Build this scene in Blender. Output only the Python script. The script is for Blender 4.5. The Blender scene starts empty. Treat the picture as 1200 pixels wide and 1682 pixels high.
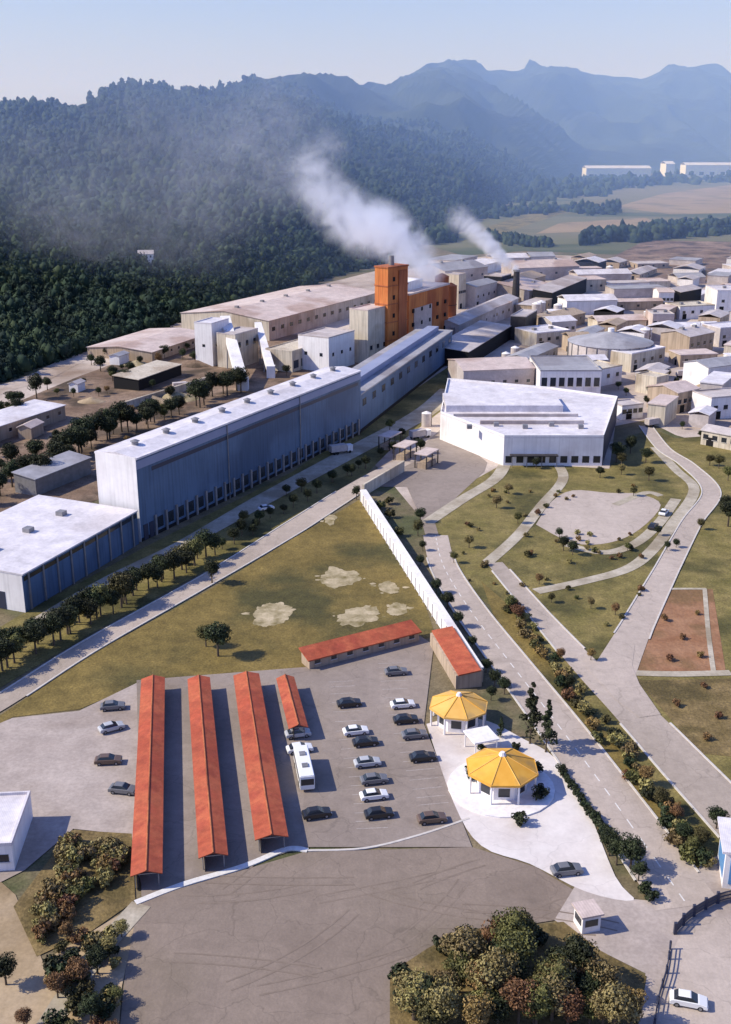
import bpy, bmesh, math, random
import numpy as np
from mathutils import Vector, noise, Matrix
random.seed(7); np.random.seed(7)
R = math.radians
col = bpy.context.scene.collection
scn = bpy.context.scene

# ------------------------------------------------------------------ camera geometry
H = 100.0; TH = R(19.1); F = 1803.0; W, HH = 1200, 1682
ct, st = math.cos(TH), math.sin(TH)
cam = bpy.data.cameras.new('camera'); cam.sensor_fit = 'VERTICAL'; cam.sensor_height = 36
cam.lens = 36*F/HH; cam.clip_end = 60000; cam.clip_start = 1
co = bpy.data.objects.new('camera', cam); col.objects.link(co)
co.location = (0, 0, H); co.rotation_euler = (R(90)-TH, 0, 0)
scn.camera = co

def G(px, py, z=0.0):
    """photo reading (1200x1682 survey units) -> point of the ground plane at height z"""
    u = (px-600)/F; v = (841-py)/F
    d = Vector((u, ct+v*st, -st+v*ct))
    t = (z-H)/d.z
    return Vector((d.x*t, d.y*t, z))
def D(px, py, y):
    u = (px-600)/F; v = (841-py)/F
    d = Vector((u, ct+v*st, -st+v*ct)); t = y/d.y
    return Vector((d.x*t, y, H+d.z*t))

# ------------------------------------------------------------------ materials
MATS = {}
def mat(name, c1, c2=None, scale=1.0, c3=None, scale3=None, rough=0.85, bump=0.0, bscale=None, metal=0.0,
        detail=4, lo=0.35, hi=0.65, lo3=0.5, hi3=0.62, wave=None, rnd=0.0, spec=0.3, stretch=None, fine=None, streak=0, cracks=0):
    if name in MATS: return MATS[name]
    m = bpy.data.materials.new(name); m.use_nodes = True; nt = m.node_tree; N = nt.nodes; L = nt.links
    b = N['Principled BSDF']; b.inputs['Roughness'].default_value = rough; b.inputs['Metallic'].default_value = metal
    b.inputs['Specular IOR Level'].default_value = spec
    tc = N.new('ShaderNodeTexCoord'); vec = tc.outputs['Object']
    if stretch:
        mp = N.new('ShaderNodeMapping'); mp.inputs['Scale'].default_value = stretch; L.new(vec, mp.inputs['Vector']); vec = mp.outputs['Vector']
    out = None
    def rgb(c): return (c[0], c[1], c[2], 1)
    if c2 is None:
        n = N.new('ShaderNodeRGB'); n.outputs[0].default_value = rgb(c1); out = n.outputs[0]
    else:
        nz = N.new('ShaderNodeTexNoise'); nz.inputs['Scale'].default_value = scale; nz.inputs['Detail'].default_value = detail
        nz.inputs['Roughness'].default_value = 0.62
        L.new(vec, nz.inputs['Vector'])
        cr = N.new('ShaderNodeValToRGB'); cr.color_ramp.elements[0].position = lo; cr.color_ramp.elements[1].position = hi
        cr.color_ramp.elements[0].color = rgb(c1); cr.color_ramp.elements[1].color = rgb(c2)
        L.new(nz.outputs['Fac'], cr.inputs['Fac']); out = cr.outputs['Color']
    if c3 is not None:
        nz = N.new('ShaderNodeTexNoise'); nz.inputs['Scale'].default_value = scale3; nz.inputs['Detail'].default_value = 5
        L.new(vec, nz.inputs['Vector'])
        mr = N.new('ShaderNodeMapRange'); mr.inputs['From Min'].default_value = lo3; mr.inputs['From Max'].default_value = hi3
        L.new(nz.outputs['Fac'], mr.inputs['Value'])
        mx = N.new('ShaderNodeMix'); mx.data_type = 'RGBA'; L.new(mr.outputs[0], mx.inputs['Factor'])
        L.new(out, mx.inputs[6]); mx.inputs[7].default_value = rgb(c3); out = mx.outputs[2]
    if wave:   # corrugation / tile rows: (direction, scale, strength)
        wv = N.new('ShaderNodeTexWave'); wv.bands_direction = wave[0]; wv.inputs['Scale'].default_value = wave[1]
        wv.inputs['Distortion'].default_value = 0.15; L.new(tc.outputs['Object'], wv.inputs['Vector'])
        mr = N.new('ShaderNodeMapRange'); mr.inputs['To Min'].default_value = 1-wave[2]; mr.inputs['To Max'].default_value = 1.0
        L.new(wv.outputs['Fac'], mr.inputs['Value'])
        mx = N.new('ShaderNodeMix'); mx.data_type = 'RGBA'; mx.blend_type = 'MULTIPLY'; mx.inputs['Factor'].default_value = 1
        L.new(out, mx.inputs[6]); L.new(mr.outputs[0], mx.inputs[7]); out = mx.outputs[2]
    def mul(val, src):
        mx = N.new('ShaderNodeMix'); mx.data_type = 'RGBA'; mx.blend_type = 'MULTIPLY'; mx.inputs['Factor'].default_value = 1
        L.new(src, mx.inputs[6]); L.new(val, mx.inputs[7]); return mx.outputs[2]
    def rng(src, a, b_, c, d_):
        mr = N.new('ShaderNodeMapRange'); L.new(src, mr.inputs['Value'])
        for k_, v_ in zip(('From Min','From Max','To Min','To Max'), (a, b_, c, d_)): mr.inputs[k_].default_value = v_
        return mr.outputs[0]
    for fs, fa in (fine or ()):
        nz = N.new('ShaderNodeTexNoise'); nz.inputs['Scale'].default_value = fs; nz.inputs['Detail'].default_value = 4; nz.inputs['Roughness'].default_value = .7
        L.new(tc.outputs['Object'], nz.inputs['Vector']); out = mul(rng(nz.outputs['Fac'], .3, .7, 1-fa, 1+fa), out)
    if streak:
        mp = N.new('ShaderNodeMapping'); mp.inputs['Scale'].default_value = (1.3, 1.3, .07); L.new(tc.outputs['Object'], mp.inputs['Vector'])
        nz = N.new('ShaderNodeTexNoise'); nz.inputs['Scale'].default_value = 1; nz.inputs['Detail'].default_value = 5; L.new(mp.outputs['Vector'], nz.inputs['Vector'])
        out = mul(rng(nz.outputs['Fac'], .45, .72, 1.0, 1-streak), out)
    if cracks:
        nz = N.new('ShaderNodeTexNoise'); nz.inputs['Scale'].default_value = .25; nz.inputs['Detail'].default_value = 3; L.new(tc.outputs['Object'], nz.inputs['Vector'])
        va = N.new('ShaderNodeVectorMath'); va.operation = 'MULTIPLY_ADD'; L.new(nz.outputs['Color'], va.inputs[0]); va.inputs[1].default_value = (5,5,0); L.new(tc.outputs['Object'], va.inputs[2])
        vo = N.new('ShaderNodeTexVoronoi'); vo.feature = 'DISTANCE_TO_EDGE'; vo.inputs['Scale'].default_value = .11; L.new(va.outputs[0], vo.inputs['Vector'])
        out = mul(rng(vo.outputs['Distance'], 0, .012, 1-cracks, 1.0), out)
        vp = N.new('ShaderNodeTexVoronoi'); vp.distance = 'CHEBYCHEV'; vp.inputs['Scale'].default_value = .06; L.new(tc.outputs['Object'], vp.inputs['Vector'])
        sp = N.new('ShaderNodeSeparateColor'); L.new(vp.outputs['Color'], sp.inputs[0])
        out = mul(rng(sp.outputs[0], .0, 1.0, 1-cracks*.35, 1+cracks*.2), out)
        vs_ = N.new('ShaderNodeTexVoronoi'); vs_.inputs['Scale'].default_value = .22; L.new(tc.outputs['Object'], vs_.inputs['Vector'])
        out = mul(rng(vs_.outputs['Distance'], .04, .22, 1-cracks*.6, 1.0), out)
    if rnd:
        oi = N.new('ShaderNodeObjectInfo'); hs = N.new('ShaderNodeHueSaturation')
        m1 = N.new('ShaderNodeMapRange'); m1.inputs['To Min'].default_value = 1-rnd; m1.inputs['To Max'].default_value = 1+rnd
        L.new(oi.outputs['Random'], m1.inputs['Value']); L.new(m1.outputs[0], hs.inputs['Value'])
        m2 = N.new('ShaderNodeMapRange'); m2.inputs['To Min'].default_value = 0.5-rnd*0.08; m2.inputs['To Max'].default_value = 0.5+rnd*0.08
        L.new(oi.outputs['Random'], m2.inputs['Value']); L.new(m2.outputs[0], hs.inputs['Hue'])
        L.new(out, hs.inputs['Color']); out = hs.outputs['Color']
    L.new(out, b.inputs['Base Color'])
    if bump:
        nb = N.new('ShaderNodeTexNoise'); nb.inputs['Scale'].default_value = bscale or scale*4; nb.inputs['Detail'].default_value = 3
        L.new(vec, nb.inputs['Vector'])
        bp = N.new('ShaderNodeBump'); bp.inputs['Strength'].default_value = bump; bp.inputs['Distance'].default_value = 0.3
        L.new(nb.outputs['Fac'], bp.inputs['Height']); L.new(bp.outputs['Normal'], b.inputs['Normal'])
    MATS[name] = m; return m

M = {}
M['ground']   = mat('dry_ground', (.13,.105,.055), (.21,.165,.10), .02, (.08,.085,.035), .05, bump=.4, bscale=.4, fine=((.35,.28),(2.2,.35)))
M['lawn']     = mat('dry_lawn', (.13,.096,.026), (.205,.148,.044), .07, (.07,.062,.02), .03, bump=.5, bscale=1.2, lo=.3, hi=.7, fine=((.35,.28),(2.2,.35)))
M['lawn2']    = mat('patchy_lawn', (.13,.112,.03), (.23,.18,.065), .12, (.08,.072,.022), .05, bump=.5, bscale=1.2, lo=.3, hi=.7, fine=((.35,.28),(2.2,.35)))
M['browngrass']=mat('brown_grass', (.14,.10,.036), (.21,.15,.065), .25, (.10,.075,.027), .1, bump=.6, bscale=1.5, fine=((.35,.28),(2.2,.35)))
M['yard']     = mat('pale_concrete_yard', (.42,.34,.285), (.54,.46,.40), .035, (.25,.18,.13), .028, bump=.1, lo3=.5, hi3=.7, fine=((.3,.12),(1.5,.14)))
M['earth']    = mat('brown_earth', (.13,.08,.05), (.27,.19,.135), .035, (.07,.048,.03), .06, bump=.5, bscale=.6, fine=((.35,.28),(2.2,.35)))
M['asphalt']  = mat('weathered_asphalt', (.26,.212,.18), (.31,.257,.222), .06, (.225,.182,.15), .03, bump=.1, bscale=2, fine=((.5,.10),(3,.08)), cracks=.2)
M['road']     = mat('road_asphalt', (.42,.35,.30), (.48,.405,.35), .08, (.36,.30,.25), .04, bump=.1, bscale=2, stretch=(1,.25,1), fine=((.5,.10),(3,.08)), cracks=.2)
M['forecourt']= mat('forecourt_asphalt', (.215,.168,.135), (.265,.21,.17), .05, (.18,.142,.105), .025, bump=.15, bscale=2, fine=((.5,.10),(3,.08)), cracks=.2)
M['path']     = mat('pale_path', (.38,.33,.25), (.46,.41,.33), .15, (.30,.25,.18), .07, bump=.1, fine=((.3,.12),(1.5,.14)))
M['concrete'] = mat('pale_concrete', (.36,.30,.265), (.44,.375,.335), .1, (.30,.245,.21), .05, bump=.05, fine=((.3,.12),(1.5,.14)))
M['plaza']    = mat('white_plaza_paving', (.62,.56,.53), (.70,.65,.62), .12, (.54,.47,.43), .05, bump=.03, fine=((.3,.06),(1.5,.05)), cracks=.12)
M['sand']     = mat('bare_sand', (.34,.28,.16), (.46,.38,.25), .3, (.17,.135,.05), .35, lo3=.46, hi3=.72, bump=.2, fine=((.3,.12),(1.5,.14)))
M['dirt']     = mat('sandy_dirt', (.34,.25,.15), (.44,.34,.23), .08, (.25,.18,.10), .05, bump=.3, fine=((.3,.12),(1.5,.14)))
M['redsoil']  = mat('red_soil', (.25,.12,.06), (.33,.18,.10), .2, (.19,.11,.05), .08, bump=.5, bscale=1, fine=((.3,.12),(1.5,.14)))
M['kerb']     = mat('kerb_stone', (.5,.46,.42), (.6,.56,.52), 1.0)
M['whiteline']= mat('road_paint', (.6,.58,.55), (.72,.7,.68), 2.0)
M['whitewall']= mat('white_render', (.76,.73,.73), (.85,.83,.83), .2, (.66,.61,.60), .08, rough=.7, lo3=.58, hi3=.75, streak=0.14)
M['whiteroof']= mat('white_metal_roof', (.66,.62,.64), (.76,.72,.75), .12, (.55,.50,.50), .06, rough=.5, wave=('X',1.2,.12), lo3=.55, hi3=.75, fine=((.25,.16),(1.1,.10)))
M['paleroof'] = mat('pale_dusty_roof', (.50,.44,.42), (.60,.54,.52), .09, (.40,.33,.30), .05, rough=.6, wave=('X',1.0,.12), fine=((.25,.16),(1.1,.10)))
M['greyroof'] = mat('grey_metal_roof', (.32,.31,.33), (.42,.41,.43), .1, (.27,.25,.26), .05, rough=.5, wave=('X',1.0,.12), fine=((.25,.16),(1.1,.10)))
M['pinkroof'] = mat('pinkish_roof', (.56,.45,.41), (.66,.55,.50), .1, (.45,.33,.28), .05, rough=.7, wave=('X',.8,.12), fine=((.25,.16),(1.1,.10)))
M['cream']    = mat('cream_wall', (.55,.48,.38), (.64,.57,.47), .15, (.45,.37,.28), .08, rough=.8, streak=0.35)
M['tan']      = mat('tan_wall', (.38,.29,.21), (.46,.36,.27), .15, rough=.8, streak=0.35)
M['blueclad'] = mat('blue_grey_cladding', (.085,.15,.255), (.12,.195,.315), .05, (.06,.11,.20), .03, rough=.55, wave=('X',.8,.16), streak=0.3)
M['blueband'] = mat('pale_blue_band', (.24,.27,.40), (.29,.32,.45), .1, rough=.6)
M['darkglass']= mat('dark_window_glass', (.02,.025,.035), rough=.15, spec=.6)
M['black']    = mat('dark_opening', (.012,.012,.014), rough=.9)
M['orange']   = mat('orange_rust_steel', (.55,.165,.045), (.66,.25,.075), .12, (.38,.095,.03), .08, rough=.7, stretch=(1,1,.35), streak=0.35)
M['brownsteel']=mat('brown_rust_steel', (.38,.11,.045), (.48,.17,.07), .12, (.24,.07,.03), .08, rough=.7, stretch=(1,1,.35), streak=0.35)
M['steel']    = mat('grey_steel', (.22,.215,.22), (.30,.29,.30), .5, rough=.5, metal=.3)
M['darksteel']= mat('dark_steel', (.035,.03,.032), (.055,.05,.05), .5, rough=.6)
M['tile']     = mat('red_clay_roof', (.42,.085,.042), (.50,.13,.06), .18, (.36,.075,.04), .3, rough=.8, wave=('X',3.0,.3), lo3=.48, hi3=.66, fine=((.22,.22),(1.3,.18)))
M['yellow']   = mat('yellow_roof', (.70,.34,.04), (.78,.42,.07), .3, (.50,.28,.07), .2, rough=.7)
M['paleyellow']=mat('pale_yellow_roof', (.70,.39,.09), (.78,.47,.13), .3, (.52,.33,.12), .2, rough=.7)
M['trunk']    = mat('bark', (.09,.065,.045), (.13,.10,.07), 3)
M['leaf']     = mat('leaf_olive', (.07,.07,.022), (.165,.15,.05), .35, (.04,.04,.013), .9, rnd=.35, rough=.7)
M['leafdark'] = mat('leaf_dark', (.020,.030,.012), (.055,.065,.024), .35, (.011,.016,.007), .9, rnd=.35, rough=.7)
M['leafbrown']= mat('leaf_autumn', (.18,.10,.04), (.30,.17,.075), .35, (.10,.06,.025), .9, rnd=.35, rough=.7)
M['leafgold'] = mat('leaf_straw', (.20,.16,.06), (.30,.24,.10), .35, (.12,.09,.035), .9, rnd=.3, rough=.7)
M['forest']   = mat('forest_foliage', (.018,.041,.030), (.036,.060,.036), .012, (.012,.026,.021), .05, rough=.9, bump=1, bscale=.4)
M['hill']     = mat('hill_woodland', (.016,.03,.014), (.04,.055,.025), .01, (.010,.018,.010), .004, rough=.95, bump=1, bscale=.05)
M['field']    = mat('far_fields', (.12,.13,.06), (.20,.165,.10), .004, (.07,.09,.04), .008, rough=.95, bump=.4, bscale=.1, stretch=(.35,1,1))
M['tanfield'] = mat('far_tan_field', (.26,.19,.11), (.33,.25,.15), .01, (.2,.16,.09), .02, rough=.95)
M['blue']     = mat('blue_panel', (.10,.25,.48), (.14,.30,.54), .5, rough=.4)
M['tyre']     = mat('tyre_rubber', (.02,.02,.02), rough=.9)
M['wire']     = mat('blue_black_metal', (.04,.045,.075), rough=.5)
def carpaint(n, c): M[n] = mat(n, c, rough=.3, spec=.6)
for n, c in dict(car_white=(.78,.78,.78), car_silver=(.45,.46,.48), car_black=(.02,.02,.022), car_red=(.3,.04,.03), car_blue=(.05,.08,.17), car_grey=(.16,.16,.17), car_brown=(.13,.085,.06)).items(): carpaint(n, c)

# ------------------------------------------------------------------ helpers
def tag(o, label=None, cat=None, group=None, kind=None):
    if label: o['label'] = label
    if cat: o['category'] = cat
    if group: o['group'] = group
    if kind: o['kind'] = kind
    return o
def empty(name, loc, rz=0.0, label=None, cat=None, group=None):
    o = bpy.data.objects.new(name, None); col.objects.link(o); o.location = loc; o.rotation_euler = (0,0,rz)
    o.empty_display_size = .5
    return tag(o, label, cat, group)
def link(name, me, m, parent=None):
    o = bpy.data.objects.new(name, me); col.objects.link(o)
    if m is not None: me.materials.append(m)
    if parent is not None: o.parent = parent
    return o
class MB:
    def __init__(s): s.v = []; s.f = []
    def add(s, vs, fs):
        b = len(s.v); s.v += [tuple(v) for v in vs]; s.f += [tuple(i+b for i in f) for f in fs]; return s
    def box(s, x0, x1, y0, y1, z0, z1):
        return s.add([(x0,y0,z0),(x1,y0,z0),(x1,y1,z0),(x0,y1,z0),(x0,y0,z1),(x1,y0,z1),(x1,y1,z1),(x0,y1,z1)],
                     [(0,3,2,1),(4,5,6,7),(0,1,5,4),(1,2,6,5),(2,3,7,6),(3,0,4,7)])
    def cyl(s, x, y, z0, z1, r0, r1=None, n=14):
        r1 = r0 if r1 is None else r1
        vs = [(x+r0*math.cos(2*math.pi*i/n), y+r0*math.sin(2*math.pi*i/n), z0) for i in range(n)]
        vs += [(x+r1*math.cos(2*math.pi*i/n), y+r1*math.sin(2*math.pi*i/n), z1) for i in range(n)]
        return s.add(vs, [tuple(range(n))[::-1], tuple(range(n,2*n))] + [(i,(i+1)%n,n+(i+1)%n,n+i) for i in range(n)])
    def bar(s, a, b, r, n=6):
        a = Vector(a); b = Vector(b); d = (b-a).normalized()
        q = d.to_track_quat('Z','Y'); X = q @ Vector((1,0,0)); Y = q @ Vector((0,1,0))
        vs = [a+X*r*math.cos(2*math.pi*i/n)+Y*r*math.sin(2*math.pi*i/n) for i in range(n)] + [b+X*r*math.cos(2*math.pi*i/n)+Y*r*math.sin(2*math.pi*i/n) for i in range(n)]
        return s.add(vs, [tuple(range(n))[::-1], tuple(range(n,2*n))] + [(i,(i+1)%n,n+(i+1)%n,n+i) for i in range(n)])
    def gable(s, x0, x1, y0, y1, z, h, over=.4, th=.25):
        ym = (y0+y1)/2; x0 -= over; x1 += over; a = y0-over; b = y1+over; d = h*over/((y1-y0)/2)
        p = [(a,z-d),(ym,z+h),(b,z-d),(b,z-d+th),(ym,z+h+th),(a,z-d+th)]
        vs = [(x0,y,zz) for y, zz in p] + [(x1,y,zz) for y, zz in p]
        return s.add(vs, [(0,1,4,5),(1,2,3,4),(6,11,10,7),(7,10,9,8)] + [(i,(i+6),(i+1)%6+6,(i+1)%6) for i in range(6)])
    def prism(s, pts, z0, z1):
        n = len(pts)
        return s.add([(p[0],p[1],z0) for p in pts]+[(p[0],p[1],z1) for p in pts], [tuple(range(n))[::-1], tuple(range(n,2*n))] + [(i,(i+1)%n,n+(i+1)%n,n+i) for i in range(n)])
    def build(s, name, m, parent=None, bevel=0, smooth=False):
        me = bpy.data.meshes.new(name); me.from_pydata(s.v, [], s.f)
        bm = bmesh.new(); bm.from_mesh(me); bmesh.ops.recalc_face_normals(bm, faces=bm.faces)
        if bevel: bmesh.ops.bevel(bm, geom=list(bm.edges), offset=bevel, segments=2, affect='EDGES')
        bm.to_mesh(me); bm.free()
        if smooth: me.polygons.foreach_set('use_smooth', [True]*len(me.polygons))
        return link(name, me, m, parent)

def copy_tree(o, parent=None):
    c = o.copy(); col.objects.link(c); c.parent = parent
    for ch in list(o.children): copy_tree(ch, c)
    return c

def pts_world(pp): return [G(x, y) for x, y in pp]
SHEETN = [0]
def sheet(name, pp, z, m, kind='structure', world=False):
    SHEETN[0] += 1; z = z + SHEETN[0]*.0007
    P = pp if world else pts_world(pp)
    # ragged natural edge: subdivide and wobble slightly
    me = bpy.data.meshes.new(name); me.from_pydata([(p[0],p[1],z) for p in P], [], [tuple(range(len(P)))])
    bm = bmesh.new(); bm.from_mesh(me)
    bmesh.ops.triangulate(bm, faces=bm.faces)
    for f in bm.faces:
        if f.normal.z < 0: f.normal_flip()
    bm.to_mesh(me); bm.free()
    o = link(name, me, m); o['kind'] = kind; return o
def smooth_line(P, k=6):
    out = []
    n = len(P)
    for i in range(n-1):
        p0 = P[max(i-1,0)]; p1 = P[i]; p2 = P[i+1]; p3 = P[min(i+2,n-1)]
        for j in range(k):
            t = j/k
            out.append(0.5*((2*p1)+(-p0+p2)*t+(2*p0-5*p1+4*p2-p3)*t*t+(-p0+3*p1-3*p2+p3)*t**3))
    out.append(P[-1]); return out
def offset_line(P, d):
    out = []
    for i in range(len(P)):
        a = P[max(i-1,0)]; b = P[min(i+1,len(P)-1)]; t = (b-a); t.z = 0; t.normalize()
        dd = d[i] if isinstance(d, (list, tuple)) else d
        out.append(P[i] + Vector((-t.y, t.x, 0))*dd)
    return out
def ribbon_mesh(mb, P, w0, w1, z, h=0):
    A = offset_line(P, w0); B = offset_line(P, w1); n = len(P)
    vs = [(a.x,a.y,z) for a in A]+[(b.x,b.y,z) for b in B]
    fs = [(i, n+i, n+i+1, i+1) for i in range(n-1)]
    if h:
        vs += [(a.x,a.y,z-h) for a in A]+[(b.x,b.y,z-h) for b in B]
        fs += [(i,i+1,2*n+i+1,2*n+i) for i in range(n-1)] + [(n+i,3*n+i,3*n+i+1,n+i+1) for i in range(n-1)]
    mb.add(vs, fs)
def flat(mb, name, m, kind='structure'):
    me = bpy.data.meshes.new(name); me.from_pydata(mb.v, [], mb.f)
    bm = bmesh.new(); bm.from_mesh(me)
    bmesh.ops.recalc_face_normals(bm, faces=bm.faces)
    up = sum(f.normal.z*f.calc_area() for f in bm.faces)
    if up < 0: bmesh.ops.reverse_faces(bm, faces=bm.faces)
    bm.to_mesh(me); bm.free()
    o = link(name, me, m); o['kind'] = kind; return o
ROADN = [0]
def road(name, pp, w, z, m, kerb=True, line=None, k=6, cuts=()):
    ROADN[0] += 1; z = z + .045 + ROADN[0]*.0017
    P = smooth_line(pts_world(pp), k); n = len(P)
    if isinstance(w, (int, float)): ws = [w/2]*n
    else:
        ws = [float(np.interp(i/(n-1)*(len(w)-1), range(len(w)), w))/2 for i in range(n)]
    mb = MB(); ribbon_mesh(mb, P, ws, [-a for a in ws], z); flat(mb, name, m)
    if kerb:
        mb = MB(); KP = smooth_line(P, 3); kw = [float(np.interp(i/3, range(n), ws)) for i in range(len(KP))]
        for sgn in (1, -1):
            E = offset_line(KP, [sgn*a for a in kw]); run = []
            for i, e in enumerate(E+[None]):
                ok = e is not None and not any((e-G(cx,cy)).length < cr for cx,cy,cr in cuts)
                if ok: run.append(i)
                if not ok or i == len(E):
                    if len(run) > 2:
                        Q = [KP[j] for j in run]; q = [kw[j] for j in run]
                        if sgn > 0: ribbon_mesh(mb, Q, [a+.35 for a in q], [a for a in q], z+.12, .2)
                        else: ribbon_mesh(mb, Q, [-a for a in q], [-a-.35 for a in q], z+.12, .2)
                    run = []
        flat(mb, name+'_kerb', M['kerb'])
    if line:
        mb = MB(); L = 0; i = 0
        Q = smooth_line(P, 4)
        seg = 0
        for a in range(0, len(Q)-3, 4):
            ribbon_mesh(mb, Q[a:a+3], .1, -.1, z+.012)
        flat(mb, name+'_marking', M['whiteline'])
    return P

# ------------------------------------------------------------------ ground and paved surfaces
me = bpy.data.meshes.new('ground'); me.from_pydata([(-15000,-3000,-.05),(15000,-3000,-.05),(15000,20000,-.05),(-15000,20000,-.05)], [], [(0,1,2,3)])
link('ground', me, M['ground'])['kind'] = 'structure'
sheet('factory_yard', [(590,735),(640,640),(560,560),(640,448),(760,425),(860,415),(1000,425),(1400,430),(1400,700),(1200,740),(1110,715),(1060,690),(1010,700),(1000,775),(830,775),(800,790),(730,850),(690,850),(640,790)], .03, M['yard'])
sheet('earth_yard', [(-200,720),(-60,680),(0,640),(60,622),(130,590),(240,552),(350,520),(500,480),(630,445),(640,600),(420,700),(140,830),(-200,960)], .02, M['earth'])
road('forest_road', [(-120,690),(0,640),(60,622),(130,588),(240,552),(350,520),(500,482),(640,446)], [11,11,12,12,14,18,22,22], .06, M['yard'], kerb=False)
sheet('pale_yard', [(330,540),(350,522),(500,484),(645,448),(650,520),(560,545),(440,552),(380,560)], .05, M['yard'])
sheet('pale_band', [(-120,690),(-60,665),(0,634),(130,584),(250,550),(350,512),(360,545),(300,560),(250,575),(130,618),(0,672),(-120,720)], .04, M['yard'])
sheet('verge', [(-150,1120),(30,1012),(235,900),(480,775),(740,600),(770,640),(640,740),(590,790),(350,930),(150,1040),(0,1130),(-150,1220)], .03, M['lawn2'])
road('mill_path', [(60,1020),(180,952),(300,895),(430,822),(560,752),(690,682),(740,640)], [3,4,5,7,8,9,9], .08, M['path'], kerb=False)
sheet('triangle_lawn', [(-150,1260),(0,1175),(150,1075),(350,965),(480,885),(600,815),(640,880),(700,1000),(715,1045),(510,1095),(225,1125),(130,1165),(20,1178),(-150,1275)], .02, M['lawn'])
Lr = road('west_road', [(-150,1240),(0,1155),(150,1060),(345,950),(480,868),(590,798),(650,765),(700,742)], [5,5,5,5,7,7,6,6], .07, M['road'], cuts=[(-20,1180,8),(610,790,14),(680,752,20)])
for i, pp in enumerate([[(412,1012),(428,996),(460,990),(482,1000),(470,1018),(440,1030),(418,1026)], [(524,948),(545,934),(580,938),(588,952),(560,964),(532,962)],
           [(552,1015),(570,1000),(610,998),(622,1012),(600,1026),(560,1028)], [(634,1000),(650,990),(668,996),(662,1010),(642,1012)], [(622,960),(640,955),(655,966),(640,976),(625,972)], [(532,850),(540,842),(552,850),(545,862),(535,860)]]):
    P = pts_world(pp); P = smooth_line(P+[P[0]], 5)[:-1]
    c0 = sum(P, Vector((0,0,0)))/len(P); Q = []
    for j in range(len(P)):
        for t_ in (0,.33,.66): Q.append(P[j].lerp(P[(j+1)%len(P)], t_))
    P = [c0+(p-c0)*(1+.28*noise.fractal(Vector((p.x*.35,p.y*.35,i)),1,2,4)+random.uniform(-.03,.03)) for p in Q]
    for j in range(5):
        a_ = random.uniform(0,6.28); rr = random.uniform(1.15,1.6)*(P[0]-c0).length; q = c0+Vector((math.cos(a_)*rr, math.sin(a_)*rr*.8,0)); s0 = random.uniform(.3,1.0)
        sheet('sand_patch', [q+Vector((math.cos(b_)*s0*random.uniform(.6,1.4), math.sin(b_)*s0*random.uniform(.5,1),0)) for b_ in [x_*.628 for x_ in range(10)]], .03, M['sand'], world=True)
    sheet('sand_patch', P, .035+i*.004, M['sand'], world=True)
sheet('west_lot', [(-200,1270),(20,1180),(130,1168),(225,1122),(235,1470),(215,1372),(120,1362),(40,1430),(0,1450),(-200,1500)], .045, M['concrete'])
sheet('parking_lot', [(224,1118),(505,1096),(690,1045),(712,1060),(696,1190),(735,1290),(775,1392),(500,1392),(232,1474)], .06, M['asphalt'])
sheet('forecourt', [(228,1480),(500,1400),(775,1392),(880,1425),(962,1475),(925,1510),(860,1520),(760,1528),(700,1560),(640,1600),(640,1760),(190,1760),(205,1600)], .05, M['forecourt'])
mb = MB(); ribbon_mesh(mb, smooth_line(pts_world([(222,1484),(300,1454),(400,1424),(470,1396),(505,1398)]), 5), .5, -.5, .2, .2); flat(mb, 'lot_kerb', M['whiteline'])
mb = MB(); ribbon_mesh(mb, smooth_line(pts_world([(505,1398),(600,1394),(690,1372),(770,1345)]), 5), .2, -.2, .16, .16); flat(mb, 'inner_kerb', M['kerb'])
sheet('brown_lawn', [(118,1364),(216,1370),(222,1480),(150,1530),(60,1572),(22,1490)], .06, M['browngrass'])
sheet('dirt_lot', [(-200,1500),(0,1448),(25,1470),(70,1580),(230,1482),(200,1620),(190,1760),(-200,1760)], .025, M['dirt'])
road('diagonal_path', [(232,1486),(150,1580),(70,1700),(20,1790)], 3.0, .075, M['path'], kerb=False)
# plaza
Pz = smooth_line(pts_world([(700,1190),(745,1180),(800,1185),(860,1215),(910,1245),(960,1320),(1010,1440),(1040,1480),(960,1465),(870,1420),(790,1390),(745,1320)]+[(700,1190)]), 4)[:-1]
sheet('plaza', Pz, .085, M['plaza'], world=True)
sheet('entrance_apron', [(945,1455),(1040,1478),(1085,1482),(1165,1478),(1130,1510),(1105,1560),(1075,1760),(1040,1700),(1060,1600),(980,1560),(910,1512)], .07, M['concrete'])
# east side
sheet('east_lawn', [(695,835),(830,760),(1000,770),(1060,700),(1110,720),(1400,700),(1400,1300),(1200,1260),(1260,1400),(1150,1420),(1000,1250),(850,1030),(760,960),(700,900)], .02, M['lawn2'])
road('avenue', [(715,880),(728,930),(770,1000),(838,1090),(915,1190),(1010,1320),(1130,1490)], [6.5,6.5,7.2,7.8,8.3,8.8,9.5], .08, M['road'], line=True, cuts=[(720,885,14),(1130,1490,7)])
sheet('median', [(790,955),(830,990),(905,1090),(985,1190),(1060,1290),(1150,1400),(1180,1440),(1128,1450),(1080,1380),(985,1250),(880,1110),(810,1010)], .06, M['lawn'])
road('service_road', [(812,925),(885,1010),(965,1098),(1050,1180),(1130,1265),(1230,1370)], [4,4.6,6.2,8.3,9,9.5], .09, M['road'], cuts=[(1025,1125,15),(812,925,5)])
road('branch_road', [(1000,1120),(1045,1030),(1095,935),(1135,860),(1168,808),(1130,765),(1090,738),(1060,700)], [9,6.6,5.4,5,5,4.6,4.2,4.2], .10, M['road'], cuts=[(990,1120,21)])
sheet('junction', [(960,1095),(990,1085),(1012,1060),(1042,1062),(1038,1095),(1050,1125),(1085,1175),(1050,1180),(1010,1150)], .16, M['road'])
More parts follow.
